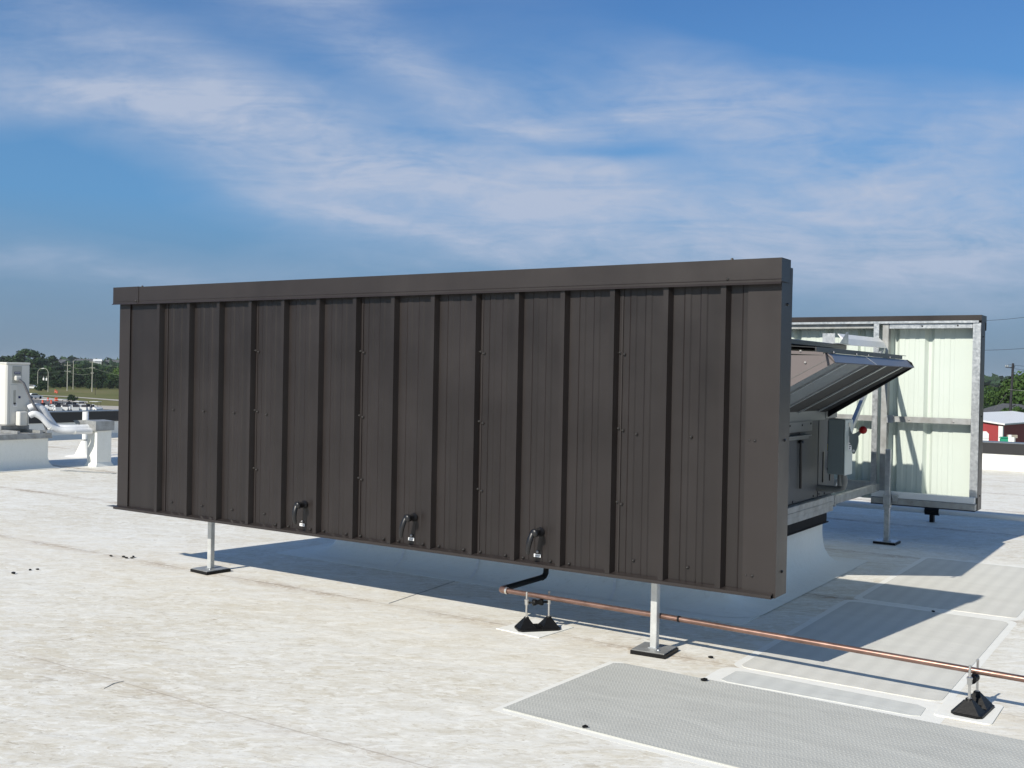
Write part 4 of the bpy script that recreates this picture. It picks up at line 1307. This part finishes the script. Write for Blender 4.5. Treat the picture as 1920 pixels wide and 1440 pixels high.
# trees ------------------------------------------------------------
def tree_mesh(name, seed, h, wd, nclump, nleaf, leaf, m_, trunk=0.22, low=False):
    rnd = random.Random(seed)
    t = thing(name, (0, 0, 0), 'x', 'tree')
    b = MB()
    b.tube([(0, 0, 0), (0.02 * h, 0, trunk * h), (0.0, 0.02 * h, 0.6 * h)], [0.035 * h, 0.025 * h, 0.01 * h], 6)
    for k in range(3):
        a = k * 2.1 + seed
        b.tube([(0, 0, trunk * h * 0.9), (wd * 0.3 * math.cos(a), wd * 0.3 * math.sin(a), 0.6 * h)], [0.018 * h, 0.006 * h], 5)
    b.build('trunk', M['bark'], t)
    b = MB()
    z0 = 0.10 * h if low else trunk * h
    for c in range(nclump):
        a = rnd.uniform(0, 6.283)
        zf = rnd.random()
        prof_ = math.sin(math.pi * min(1, 0.18 + 0.80 * zf)) ** 0.6
        rr = wd * 0.5 * prof_ * math.sqrt(rnd.uniform(0.1, 1.0))
        cz = z0 + (h - z0) * (0.08 + 0.86 * zf)
        cc = Vector((rr * math.cos(a), rr * math.sin(a), cz))
        cr = wd * rnd.uniform(0.10, 0.19)
        for k in range(nleaf):
            v = Vector((rnd.gauss(0, 1), rnd.gauss(0, 1), rnd.gauss(0, 1))).normalized() * cr * rnd.uniform(0.75, 1.05)
            v.z *= 0.75
            p = cc + v
            nrm = (v.normalized() + Vector((rnd.gauss(0, .45), rnd.gauss(0, .45), rnd.gauss(0, .45)))).normalized()
            t1 = nrm.orthogonal().normalized()
            t2 = nrm.cross(t1)
            an = rnd.uniform(0, 6.28)
            e1 = (t1 * math.cos(an) + t2 * math.sin(an)) * leaf * rnd.uniform(0.6, 1.2)
            e2 = (t2 * math.cos(an) - t1 * math.sin(an)) * leaf * rnd.uniform(0.5, 1.0)
            b.quad(p - e1 - e2 * 0.4, p + e1 * 0.3 - e2, p + e1 + e2 * 0.5, p - e1 * 0.4 + e2)
    b.build('crown', m_, t)
    return t


protos = {
    'd1': tree_mesh('tree', 1, 8.0, 7.5, 34, 46, 0.34, M['leafd']),
    'd2': tree_mesh('tree', 2, 8.0, 9.0, 42, 46, 0.36, M['leafd'], 0.15, True),
    'm1': tree_mesh('tree', 3, 8.0, 8.0, 36, 46, 0.34, M['leafm'], 0.15, True),
    'm2': tree_mesh('tree', 4, 8.0, 7.0, 34, 46, 0.34, M['leafm']),
    'y1': tree_mesh('tree', 5, 8.0, 9.0, 38, 46, 0.34, M['leafy'], 0.1, True),
    'n1': tree_mesh('tree', 6, 8.0, 8.0, 90, 110, 0.20, M['leafm'], 0.15, True),
    'n2': tree_mesh('tree', 8, 8.0, 8.5, 90, 110, 0.20, M['leafd'], 0.15, True),
}
used = set()


def tree(kind, px, top, dist, label, wscale=1.0, base=None, group='trees beyond the roof'):
    p = at(px, 720, dist=dist)
    gz = land_z(p.x, p.y) if base is None else base
    topz = at(px, top, dist=dist).z
    sc = (topz - gz) / 8.35
    pr_ = protos[kind]
    if kind not in used:
        used.add(kind)
        o = pr_
        o.location = (p.x, p.y, gz); o.scale = (sc * wscale, sc * wscale, sc); o.rotation_euler = (0, 0, random.uniform(0, 6))
        tag(o, label, 'tree', group)
    else:
        o = copy_tree(pr_, (p.x, p.y, gz), random.uniform(0, 6), (sc * wscale, sc * wscale, sc), label=label, group=group)
    return o


GL = 'trees of the left treeline'
tree('d1', 52, 656, 560, 'tallest rounded dark tree on the left skyline above the condenser', 1.25, group=GL)
tree('d2', 20, 668, 600, 'dark tree on the left skyline just left of the tallest tree', 1.2, group=GL)
tree('d2', -25, 668, 600, 'dark tree standing off the left edge', 1.2, group=GL)
tree('d1', 97, 668, 640, 'small rounded dark tree on the skyline right of the tallest tree', 0.9, group=GL)
rnd = random.Random(11)
tl = [('m1', 88, 686, 520), ('d2', 110, 685, 540), ('d1', 128, 681, 600), ('m2', 146, 683, 560), ('d2', 160, 682, 620), ('d1', 178, 685, 520),
      ('m1', 196, 687, 560), ('d2', 212, 687, 540), ('m2', 230, 686, 560), ('d1', 75, 690, 460), ('d2', 93, 697, 430), ('m1', 104, 699, 440),
      ('d1', 118, 694, 430), ('d2', 134, 697, 425), ('m2', 150, 698, 440), ('d2', 163, 692, 430), ('d1', 178, 691, 420), ('d2', 190, 704, 410),
      ('m1', 203, 700, 430), ('y1', 213, 699, 440), ('y1', 226, 690, 450), ('d2', 205, 712, 405), ('d2', 222, 711, 405), ('d2', 238, 708, 410),
      ('d2', 84, 708, 410), ('d1', 66, 700, 410), ('d2', 125, 708, 408), ('d2', 145, 709, 408), ('m1', 236, 700, 430), ('d2', 60, 690, 450),
      ('d1', 250, 690, 450), ('m1', 268, 694, 440), ('d2', 290, 690, 450), ('d2', 40, 700, 420), ('d2', 5, 690, 460), ('m1', -20, 694, 450),
      ('d2', 70, 713, 400), ('d2', 100, 713, 400), ('d2', 113, 712, 402), ('d2', 168, 713, 400), ('d2', 183, 716, 398)]
ORD = ['first', 'second', 'third', 'fourth', 'fifth', 'sixth', 'seventh', 'eighth', 'ninth', 'tenth', 'eleventh', 'twelfth', 'thirteenth', 'fourteenth', 'fifteenth', 'sixteenth', 'seventeenth', 'eighteenth', 'nineteenth', 'twentieth']
row_of = lambda dist: 'front row at the grass edge' if dist < 415 else ('middle row of the left treeline' if dist < 480 else 'back row of the left treeline')
for k, (kd, px, top, dist) in enumerate(tl):
    rank = sorted(q[1] for q in tl if row_of(q[3]) == row_of(dist)).index(px)
    tint = {'d': 'dark green', 'm': 'mid green', 'y': 'bright yellow-green'}[kd[0]]
    o = tree(kd, px, top, dist, f'{tint} tree, {ORD[rank]} from the left in the {row_of(dist)}', 1.15, group=GL)
GR = 'trees behind the red building'
tree('n1', 1852, 722, 205, 'mid green tree beside the rear screen edge, behind the house', 1.0, group=GR)
tree('n2', 1868, 728, 195, 'dark tree left of the dark pole', 0.9, group=GR)
tree('n2', 1884, 724, 215, 'dark tree directly behind the dark pole', 1.0, group=GR)
tree('n1', 1912, 706, 175, 'tall bright green tree right of the dark pole', 1.05, group=GR)
tree('n1', 1945, 695, 170, 'tall green tree at the right edge of the picture', 1.1, group=GR)
tree('n2', 1835, 735, 180, 'dark tree half hidden by the rear screen', 0.9, group=GR)
tree('n1', 1903, 760, 142, 'small green tree in front of the grey house roof', 0.9, group=GR)
tree('n2', 1856, 758, 160, 'low dark tree above the red gable', 0.9, group=GR)

# far-off wood: one mass
b = MB()
rnd = random.Random(3)
for k in range(2600):
    px = rnd.uniform(-500, 2400)
    dist = rnd.uniform(800, 1300)
    p = at(px, 700, dist=dist)
    gz = land_z(p.x, p.y)
    hz = rnd.uniform(4.0, 6.5) * (1.0 + 0.35 * mnoise.noise(Vector((p.x / 60, p.y / 60, 3))))
    wv = rnd.uniform(4, 9)
    for q in range(7):
        a = rnd.uniform(0, 6.28)
        c = Vector((p.x + wv * 0.5 * math.cos(a), p.y + wv * 0.5 * math.sin(a), gz + hz * rnd.uniform(0.35, 1.0)))
        e1 = Vector((rnd.gauss(0, 1), rnd.gauss(0, 1), rnd.gauss(0, 0.6))).normalized() * wv * 0.4
        e2 = Vector((rnd.gauss(0, 1), rnd.gauss(0, 1), rnd.gauss(0, 1))).normalized() * wv * 0.4
        b.quad(c - e1 - e2, c + e1 - e2, c + e1 + e2, c - e1 + e2)
tag(b.build('far_wood', M['woods'], loc=(0, 0, GZ)), 'distant belt of woodland along the horizon', 'woods', kind='stuff')

# shrubs, poles, lamps ------------------------------------------------
sh = tree_mesh('shrub', 21, 2.6, 4.2, 30, 40, 0.2, M['leafd'], 0.05, True)
p = at(78, 733, z=GZ)
sh.location = (p.x, p.y, GZ)
tag(sh, 'round dark shrub between the two curved street lamps', 'shrub', 'shrubs on the grass')
p = at(135, 752, z=GZ)
copy_tree(sh, (p.x, p.y, GZ), 1.0, 0.6, label='low scrubby shrub by the path behind the golf carts')


def pole(px, base_py, top_py, label, arms, m_, r_=0.16, group='utility poles', dist=None, lean=0.0):
    bp = at(px, base_py, z=GZ) if dist is None else at(px, base_py, dist=dist)
    if dist is not None: bp.z = GZ
    dd = (bp - EYE).dot(CF)
    top = at(px, top_py, dist=dd).z
    t = thing('utility_pole', tuple(bp), label, 'utility pole', group)
    MB().tube([(bp.x, bp.y, GZ), (bp.x + lean, bp.y, top)], [r_, r_ * 0.7], 10).build('shaft', m_, t)
    hr = Vector((HR.x, HR.y, 0))
    for (zpy, hl, thick) in arms:
        z = at(px, zpy, dist=dd).z
        a, c = bp - hr * hl, bp + hr * hl
        b = MB(); b.tube([(a.x, a.y, z), (c.x, c.y, z)], thick, 6)
        ar = b.build('crossarm', m_, t)
        b = MB()
        for f_ in (-0.95, -0.5, 0.5, 0.95):
            q = bp + hr * hl * f_
            b.lathe((q.x, q.y, z + thick), [(0.07, 0), (0.09, 0.1), (0.05, 0.2), (0.02, 0.28)], 6)
        b.build('insulators', M['galv_dull'], ar)
    return t, bp, dd


P1 = pole(126, 733, 678, 'pale concrete utility pole with two crossarms, left one of the front pair', [(685, 1.15, 0.07), (696.5, 1.1, 0.06)], M['polew'])
P2 = pole(137, 730, 676.5, 'plain pale concrete pole without crossarms, just right of the first', [], M['polew'], 0.13)
P3 = pole(172.5, 735, 677.5, 'pale concrete pole with crossarms nearest the screen edge', [(679, 0.95, 0.07), (690, 0.9, 0.06), (700, 0.5, 0.05)], M['polew'])
P4 = pole(178.5, 741, 700, 'short thin dark post on the grass', [], M['poled'], 0.06)
P5 = pole(1890, 845, 681, 'tall dark timber pole in front of the red building', [(689, 0.55, 0.05)], M['poled'], 0.20, dist=135, lean=0.35)
P6 = pole(2050, 860, 665, 'dark timber pole outside the right edge', [(680, 1.2, 0.06)], M['poled'], 0.18, dist=120)
P7 = pole(-60, 738, 676, 'pale concrete pole outside the left edge', [(685, 1.1, 0.07)], M['polew'], 0.14)


def wire(a, c, sag, label, m_, r_=0.02, group='overhead wires'):
    b = MB()
    a, c = Vector(a), Vector(c)
    pts = []
    for k in range(17):
        t = k / 16
        q = a.lerp(c, t); q.z -= sag * 4 * t * (1 - t)
        pts.append(q)
    b.tube(pts, r_, 5, caps=False)
    o = b.build('overhead_wire', m_)
    return tag(o, label, 'wire', group)


d1, d3, d7 = P1[2], P3[2], P7[2]
wire(at(-60, 687, dist=d7), at(126, 684.6, dist=d1), 1.1, 'upper pale wire running left from the first white pole', M['wirel'], 0.035)
wire(at(-60, 697, dist=d7), at(126, 696, dist=d1), 0.6, 'middle pale wire running left from the first white pole', M['wirel'], 0.035)
wire(at(-60, 706, dist=d7), at(126, 701, dist=d1), 1.0, 'lowest pale wire running left from the first white pole', M['wirel'], 0.025)
wire(at(126, 684.6, dist=d1), at(172.5, 689.5, dist=d3), 0.8, 'upper pale wire between the white poles', M['wirel'], 0.03)
wire(at(126, 696, dist=d1), at(172.5, 700, dist=d3), 0.8, 'lower pale wire between the white poles', M['wirel'], 0.03)
wire(at(172.5, 689.5, dist=d3), at(290, 712, dist=d3), 0.8, 'pale wire running right from the last white pole', M['wirel'], 0.03)
wire(at(172.5, 679, dist=d3), at(290, 690, dist=d3), 0.8, 'top pale wire running right from the last white pole', M['wirel'], 0.02)
wire(at(1890, 683, dist=135), at(2050, 676, dist=120), 0.5, 'top dark wire running right from the dark pole', M['wire'], 0.02)
wire(at(1890, 689, dist=135), at(2050, 688, dist=120), 0.5, 'second dark wire running right from the dark pole', M['wire'], 0.02)
wire(at(1890, 730, dist=135), at(2050, 728, dist=120), 0.3, 'lower thin cable running right from the dark pole', M['wirel'], 0.02)
wire(at(1760, 601, dist=110), at(2000, 582, dist=100), 0.4, 'highest wire crossing the sky right of the rear screen', M['wire'], 0.018)
wire(at(1760, 655, dist=110), at(2000, 645, dist=100), 0.3, 'second wire crossing the sky right of the rear screen', M['wire'], 0.018)
wire(at(1760, 709, dist=130), at(2000, 708, dist=130), 0.3, 'lowest wire crossing the sky right of the rear screen', M['wire'], 0.018)
wire(at(1888, 738, dist=135), at(1862, 770, dist=139), 0.0, 'thin pale guy wire slanting left from the dark pole', M['wirel'], 0.02)


def street_lamp(px, base_py, top_py, sgn, label):
    bp = at(px, base_py, z=GZ)
    dd = (bp - EYE).dot(CF)
    tz = at(px, top_py, dist=dd).z
    t = thing('street_lamp', tuple(bp), label, 'street lamp', 'curved street lamps')
    hr = Vector((HR.x, HR.y, 0)) * sgn
    H_ = tz - GZ
    pts = [bp, bp + Vector((0, 0, H_ * 0.80))]
    for k in range(1, 7):
        a = k / 6 * math.pi / 2
        pts.append(bp + Vector((0, 0, H_ * 0.80 + H_ * 0.2 * math.sin(a))) + hr * (1 - math.cos(a)) * 1.3)
    MB().tube(pts, [0.12, 0.10] + [0.08] * 6, 8).build('mast', M['polew'], t)
    e = pts[-1]
    b = MB(); b.tube([e, e + hr * 0.6], [0.10, 0.16], 6); b.build('lamp_head', M['whitem'], t)


street_lamp(70.5, 730, 691, 1, 'left curved street lamp beside the condenser')
street_lamp(90, 735, 691, -1, 'right curved street lamp, nearer the white poles')
for k, (px, py) in enumerate(((82, 710.5), (87.5, 711))):
    p = at(px, py, dist=360)
    b = MB(); b.box(p.x - 0.3, p.x + 0.3, p.y - 0.15, p.y + 0.15, p.z - 0.45, p.z + 0.4)
    b.tube([(p.x, p.y, p.z + 0.4), (p.x, p.y, p.z + 1.0)], 0.05, 6)
    tag(b.build('traffic_signal', M['whitem']), ('left' if k == 0 else 'right') + ' small pale signal head hanging between the street lamps', 'traffic signal', 'signal heads')
b = MB()
a, c = at(70.5, 705, dist=360), at(91, 705, dist=360)
b.tube([a, c], 0.05, 6)
tag(b.build('signal_span', M['poled']), 'thin arm between the street lamps carrying the signal heads', 'signal arm')


# vehicles -----------------------------------------------------------
def golf_cart():
    t = thing('golf_cart', (0, 0, 0), 'x', 'golf cart')
    b = MB()
    b.prism([(-1.15, -0.55, 0.28), (1.15, -0.55, 0.28), (1.2, -0.55, 0.55), (0.75, -0.55, 0.85), (0.45, -0.55, 0.80), (0.42, -0.55, 0.36), (-0.15, -0.55, 0.36), (-0.2, -0.55, 0.66), (-1.15, -0.55, 0.78)], (0, 1.1, 0))
    b.build('body', M['whitem'], t)
    b = MB(); b.box(-0.75, -0.05, -0.5, 0.5, 0.72, 0.84, bev=0.03); b.box(-0.85, -0.75, -0.5, 0.5, 0.80, 1.2, bev=0.03); b.build('seat', M['ink'], t)
    b = MB()
    for x, x2 in ((0.78, 0.55), (-1.0, -0.9)):
        for y in (-0.5, 0.5):
            b.tube([(x, y, 0.8), (x2, y, 1.82)], 0.025, 6)
    b.build('roof_posts', M['ink'], t)
    b = MB(); b.box(-1.15, 0.85, -0.6, 0.6, 1.82, 1.90, bev=0.03); b.build('roof', M['whitem'], t)
    for x in (-0.8, 0.85):
        for y in (-0.5, 0.5):
            b = MB(); b.lathe((x, y - 0.09, 0.25), [(0.0, 0), (0.23, 0.0), (0.25, 0.03), (0.25, 0.15), (0.23, 0.18), (0, 0.18)], 12, axis='y'); b.build('wheel', M['tyre'], t)
    return t


gc = golf_cart()


def open_cart():
    t = thing('utility_cart', (0, 0, 0), 'x', 'utility cart')
    b = MB()
    b.prism([(-1.3, -0.6, 0.3), (1.3, -0.6, 0.3), (1.35, -0.6, 0.6), (0.8, -0.6, 0.98), (0.5, -0.6, 0.95), (0.45, -0.6, 0.42), (-0.1, -0.6, 0.42), (-0.15, -0.6, 0.8), (-1.3, -0.6, 1.0)], (0, 1.2, 0))
    b.build('body', M['whitem'], t)
    b = MB(); b.box(-0.7, -0.05, -0.5, 0.5, 0.90, 1.02, bev=0.03); b.box(-0.8, -0.68, -0.5, 0.5, 1.0, 1.45, bev=0.03); b.build('seat', M['ink'], t)
    b = MB(); b.tube([(0.55, -0.25, 0.9), (0.30, -0.25, 1.25)], 0.03, 6); b.build('steering_column', M['ink'], t)
    for x in (-0.85, 0.95):
        for y in (-0.55, 0.55):
            b = MB(); b.lathe((x, y - 0.1, 0.27), [(0.0, 0), (0.25, 0.0), (0.27, 0.03), (0.27, 0.17), (0.25, 0.2), (0, 0.2)], 12, axis='y'); b.build('wheel', M['tyre'], t)
    return t


oc = open_cart()
oc_used = False
ROOFED = (0, 3, 10, 13)
cart_spots = [(180, 771, 0.3), (172, 772.5, 0.4), (160, 773, 2.2), (150, 771, 1.9), (141, 773, 2.6), (132, 770, 0.8), (124, 772.5, 2.3), (115, 770, 0.2), (107, 773, 2.8), (99, 771, 0.9),
              (86, 767, 0.1), (154, 766, 2.4), (136, 765.5, 0.6), (118, 766, 2.0), (168, 767, 1.0), (102, 767, 2.7), (75, 773, 0.4), (145, 768, 0.2), (127, 767.5, 2.9), (110, 768.5, 1.2)]
cl_ = ['rightmost white golf cart beside the dark screen edge', 'white golf cart second from the right in the lot', 'white golf cart behind the vent stack', 'white golf cart left of the vent stack',
       'white golf cart in the middle of the front row', 'white golf cart turned away in the middle of the front row', 'white golf cart left of the middle of the front row', 'white golf cart facing right in the front row',
       'white golf cart near the lagged pipes', 'white golf cart just above the lagged pipes', 'white golf cart apart from the rest above the lagged pipe arch']
for k, (px, py, rz) in enumerate(cart_spots):
    p = at(px, py, z=GZ)
    lab = cl_[k] if k < len(cl_) else ['white golf cart in the back row above the vent stack', 'white golf cart in the back row centre', 'white golf cart in the back row left of centre', 'white golf cart at the right of the back row',
                                       'white golf cart at the left of the back row', 'white golf cart hidden behind the lagged pipe arch', 'white golf cart wedged between the two rows, right of centre', 'white golf cart wedged between the two rows, centre', 'white golf cart wedged between the two rows, left'][k - len(cl_)]
    if k == 0:
        gc.location = (p.x, p.y, GZ + 0.02); gc.rotation_euler = (0, 0, rz)
        tag(gc, lab, 'golf cart', 'golf carts parked in the lot')
    elif k in ROOFED:
        copy_tree(gc, (p.x, p.y, GZ + 0.02), rz, label=lab)
    else:
        lab = lab.replace('golf cart', 'open cart')
        if not oc_used:
            oc_used = True
            oc.location = (p.x, p.y, GZ + 0.02); oc.rotation_euler = (0, 0, rz)
            tag(oc, lab, 'utility cart', 'open carts parked in the lot')
        else:
            copy_tree(oc, (p.x, p.y, GZ + 0.02), rz, label=lab)


def car():
    t = thing('parked_car', (0, 0, 0), 'x', 'car')
    b = MB()
    b.prism([(-2.2, -0.88, 0.3), (2.2, -0.88, 0.3), (2.25, -0.88, 0.62), (1.9, -0.88, 0.85), (0.9, -0.88, 0.95), (0.35, -0.82, 1.42), (-1.2, -0.82, 1.45), (-1.85, -0.88, 0.98), (-2.2, -0.88, 0.92)], (0, 1.76, 0))
    b.build('body', M['whitem'], t)
    b = MB()
    b.prism([(0.78, -0.885, 0.97), (0.32, -0.885, 1.36), (-1.15, -0.885, 1.38), (-1.6, -0.885, 1.0)], (0, 1.77, 0))
    b.build('windows', M['glass'], t)
    for x in (-1.4, 1.4):
        for y in (-0.92, 0.74):
            b = MB(); b.lathe((x, y, 0.33), [(0.0, 0), (0.33, 0.0), (0.33, 0.18), (0, 0.18)], 14, axis='y'); b.build('wheel', M['tyre'], t)
    return t


cr_ = car()
p = at(62, 729.5, z=GZ); cr_.location = (p.x, p.y, GZ); cr_.rotation_euler = (0, 0, R(35))
tag(cr_, 'white car on the road beside the left street lamp', 'car', 'white cars beyond the condenser')
p = at(63, 748, z=GZ)
copy_tree(cr_, (p.x, p.y, GZ + 0.05), R(100), label='white car at the lot entrance just right of the condenser')

br = thing('traffic_barrel', (0, 0, 0), 'x', 'barrel')
MB().lathe((0, 0, 0), [(0.42, 0), (0.42, 0.08), (0.29, 0.09), (0.22, 1.05), (0.0, 1.06)], 12).build('drum', M['orange'], br)
MB().lathe((0, 0, 0), [(0.268, 0.40), (0.252, 0.60)], 12).build('reflective_band', M['whitem'], br)
bl = [(104, 736.5, 'orange barrel on the grass left of the first white pole', 0.9), (107, 737.5, 'orange barrel touching the one left of the first white pole', 0.9), (90, 752, 'orange barrel by the drive under the right street lamp', 0.9),
      (104, 752, 'left orange barrel of the pair at the drive', 0.9), (107, 752, 'right orange barrel of the pair at the drive', 0.9), (80, 757, 'leftmost orange barrel near the parked car', 0.9), (96, 757, 'orange barrel between the drive and the carts', 0.9)]
for k, (px, py, lab, sc) in enumerate(bl):
    p = at(px, py, z=GZ)
    if k == 0:
        br.location = (p.x, p.y, GZ + 0.05); br.scale = (sc,) * 3; tag(br, lab, 'barrel', 'orange barrels by the road')
    else:
        copy_tree(br, (p.x, p.y, GZ + 0.05), 0, sc * 0.85, label=lab)


# far houses ----------------------------------------------------------
def house(px, ridge_py, dist, wd, dp_, wall_h, label, mwall, mroof, rot=0.0, hip=False, base=None, group=None):
    p = at(px, 700, dist=dist)
    rz = at(px, ridge_py, dist=dist).z
    gz = land_z(p.x, p.y) if base is None else base
    ez = max(gz + wall_h, rz - dp_ * 0.28)
    t = thing('house', (p.x, p.y, gz), label, 'house', group)
    c, s_ = math.cos(rot), math.sin(rot)
    T = lambda a, d_, z: (p.x + c * a - s_ * d_, p.y + s_ * a + c * d_, z)
    b = MB()
    b.prism([T(-wd / 2, -dp_ / 2, gz), T(wd / 2, -dp_ / 2, gz), T(wd / 2, dp_ / 2, gz), T(-wd / 2, dp_ / 2, gz)], (0, 0, ez - gz))
    if not hip:
        for e in (-wd / 2, wd / 2 - 0.02):
            b.prism([T(e, -dp_ / 2, ez), T(e, dp_ / 2, ez), T(e, 0, rz - 0.1)], Vector(T(0.02, 0, 0)) - Vector(T(0, 0, 0)))
    b.build('wall', mwall, t)
    b = MB()
    hw, hd, o_ = wd / 2 + 0.4, dp_ / 2 + 0.4, (dp_ / 2 if hip else 0.0)
    A, B, C_, D_ = T(-hw, -hd, ez + 0.02), T(hw, -hd, ez + 0.02), T(hw, hd, ez + 0.02), T(-hw, hd, ez + 0.02)
    E_, F_ = T(-hw + o_, 0, rz), T(hw - o_, 0, rz)
    b._a([A, B, C_, D_, E_, F_], [(0, 1, 5, 4), (2, 3, 4, 5), (1, 2, 5), (3, 0, 4), (3, 2, 1, 0)])
    b.build('roof', mroof, t)
    for k, e in enumerate((-wd * 0.28, wd * 0.22)):
        b = MB(); b.prism([T(e, -dp_ / 2 - 0.03, gz + 1.0), T(e + 1.2, -dp_ / 2 - 0.03, gz + 1.0), T(e + 1.2, -dp_ / 2 - 0.03, gz + 2.2), T(e, -dp_ / 2 - 0.03, gz + 2.2)], (0, 0.02, 0) if rot == 0 else Vector(T(0, 0.02, 0)) - Vector(T(0, 0, 0)))
        b.build('window', M['glass'], t)
    return t


HG = 'houses on the far skyline'
house(182.5, 673, 900, 6, 7, 3, 'small bright white gabled house on the skyline near the screen edge', M['whitem'], M['whitem'], R(60), group=HG)
house(162, 673, 950, 22, 14, 4, 'wide grey-roofed house on the skyline between the white poles', M['tan'], M['shingle'], R(20), group=HG)
house(120, 674, 950, 20, 12, 4, 'grey-roofed house on the skyline left of the first white pole', M['tan'], M['shingle'], R(-15), group=HG)
house(215, 675, 980, 20, 12, 4, 'grey-roofed house on the skyline against the screen edge', M['tan'], M['shingle'], R(10), group=HG)
house(1898, 757, 150, 15, 12, 3.0, 'brick house with a grey hip roof behind the red building', M['brick'], M['shingle'], R(-45), hip=True, base=GZ)

# red metal building ---------------------------------------------------
rb = thing('metal_building', (0, 0, 0), 'red metal shed with a white roof and white overhead door beyond the right parapet', 'metal building')
d0 = 112
c0 = at(1879, 800, dist=d0); ez = at(1879, 797, dist=d0).z
ang = math.atan2(HR.y, HR.x)
gdir = (Vector((-HR.x, -HR.y, 0)) * 0.75 + Vector((HF.x, HF.y, 0)) * 0.66).normalized()      # gable wall runs left
edir = (Vector((HR.x, HR.y, 0)) * 0.80 + Vector((HF.x, HF.y, 0)) * 0.62).normalized()       # eave wall runs right and back
edir = Vector((-gdir.y, gdir.x, 0))
if edir.dot(HR) < 0: edir = -edir
Wg, Le, rise = 12.0, 24.0, 0.72
rb.location = (c0.x, c0.y, GZ); ORG[rb.name] = Vector((c0.x, c0.y, GZ))
cb = Vector((c0.x, c0.y, GZ))
b = MB()
b.prism([cb, cb + gdir * Wg, cb + gdir * Wg + Vector((0, 0, ez - GZ)), cb + gdir * Wg / 2 + Vector((0, 0, ez - GZ + rise)), cb + Vector((0, 0, ez - GZ))], edir * Le)
b.build('wall', M['barn'], rb)
b = MB()
up = Vector((0, 0, 1))
e0 = cb + up * (ez - GZ)
rg = e0 + gdir * Wg / 2 + up * rise
e1 = e0 + gdir * Wg
for (q0, q1) in ((e0, rg), (e1, rg)):
    dirn = (q0 - q1).normalized()
    a = q0 + dirn * 0.35 - edir * 0.3 + up * 0.05
    c = q1 - edir * 0.3 + up * 0.05
    b.prism([a, c, c + up * 0.16, a + up * 0.16], edir * (Le + 0.6))
b.build('roof', M['whitem'], rb)
nrm_g = -edir
b = MB()
a = cb + nrm_g * 0.05
b.prism([a - gdir * 0.05, a + gdir * 0.35, a + gdir * 0.35 + up * (ez - GZ - 0.1), a - gdir * 0.05 + up * (ez - GZ - 0.1)], -nrm_g * 0.03)
a2 = cb - gdir * 0.05
b.prism([a2 - edir * 0.05, a2 + edir * 0.35, a2 + edir * 0.35 + up * (ez - GZ - 0.1), a2 - edir * 0.05 + up * (ez - GZ - 0.1)], -gdir * 0.03)
b.build('corner_trim', M['whitem'], rb)
b = MB()
a = cb + gdir * 1.3 + nrm_g * 0.04
dh = ez - GZ - 0.75
b.prism([a, a + gdir * 3.2, a + gdir * 3.2 + up * dh, a + gdir * 0.25 + up * dh, a + up * (dh - 0.25)], nrm_g * 0.04)
b.build('overhead_door', M['whitem'], rb)
b = MB()
for k in range(1, 5):
    q = a + nrm_g * 0.045 + up * (dh * k / 5)
    b.prism([q, q + gdir * 3.2, q + gdir * 3.2 + up * 0.03, q + up * 0.03], nrm_g * 0.01)
b.build('door_joints', M['galv_dull'], rb)

p = at(1888, 824, dist=96)
b = MB(); b.box(p.x - 0.55, p.x + 0.55, p.y - 0.4, p.y + 0.4, GZ, p.z + 0.14, bev=0.08)
b.box(p.x - 0.6, p.x + 0.6, p.y - 0.45, p.y + 0.45, p.z + 0.145, p.z + 0.22)
tag(b.build('waste_bin', M['green']), 'teal green bin at the foot of the dark pole', 'bin')
p = at(1903, 819, dist=100)
sg = thing('yard_sign', (p.x, p.y, GZ), 'small pale lettered board in front of the red shed wall', 'sign')
hr = Vector((HR.x, HR.y, 0))
b = MB()
q = p - hr * 0.75
b.prism([q - up * 0.12, q + hr * 1.0 - up * 0.12, q + hr * 1.0 + up * 0.18, q + up * 0.18], Vector((HF.x, HF.y, 0)) * 0.05)
b.build('board', M['tan'], sg)
b = MB(); b.tube([(p.x, p.y, GZ), (p.x, p.y, p.z - 0.1)], 0.05, 6); b.build('post', M['whitem'], sg)
for k, (px, py, sc) in enumerate(((1894, 818, 0.13), (1898, 824, 0.2))):
    p = at(px, py, dist=94)
    b = MB(); b.box(p.x - sc, p.x + sc, p.y - sc, p.y + sc, GZ, p.z + sc)
    tag(b.build('white_bollard', M['whitem']), ('upper thin' if k == 0 else 'lower thicker') + ' white bollard right of the green bin', 'bollard', 'white bollards by the shed')

# ------------------------------------------------------------------ hazy air over the far land
b = MB(); b.box(-8200, 8200, -8200, 8200, GZ - 5, 26)
hm = bpy.data.materials.new('hazy_air')
hm.use_nodes = True
ht = NT(hm.node_tree)
ht.n.remove(ht.n['Principled BSDF'])
pv_ = ht.add('ShaderNodeVolumePrincipled')
pv_.inputs['Color'].default_value = (0.80, 0.88, 0.96, 1)
pv_.inputs['Density'].default_value = 0.00009
ht.l.new(pv_.outputs[0], ht.n['Material Output'].inputs['Volume'])
tag(b.build('haze', hm, loc=(0, 0, 0)), 'thin summer haze over the fields and far trees', 'haze', kind='stuff')
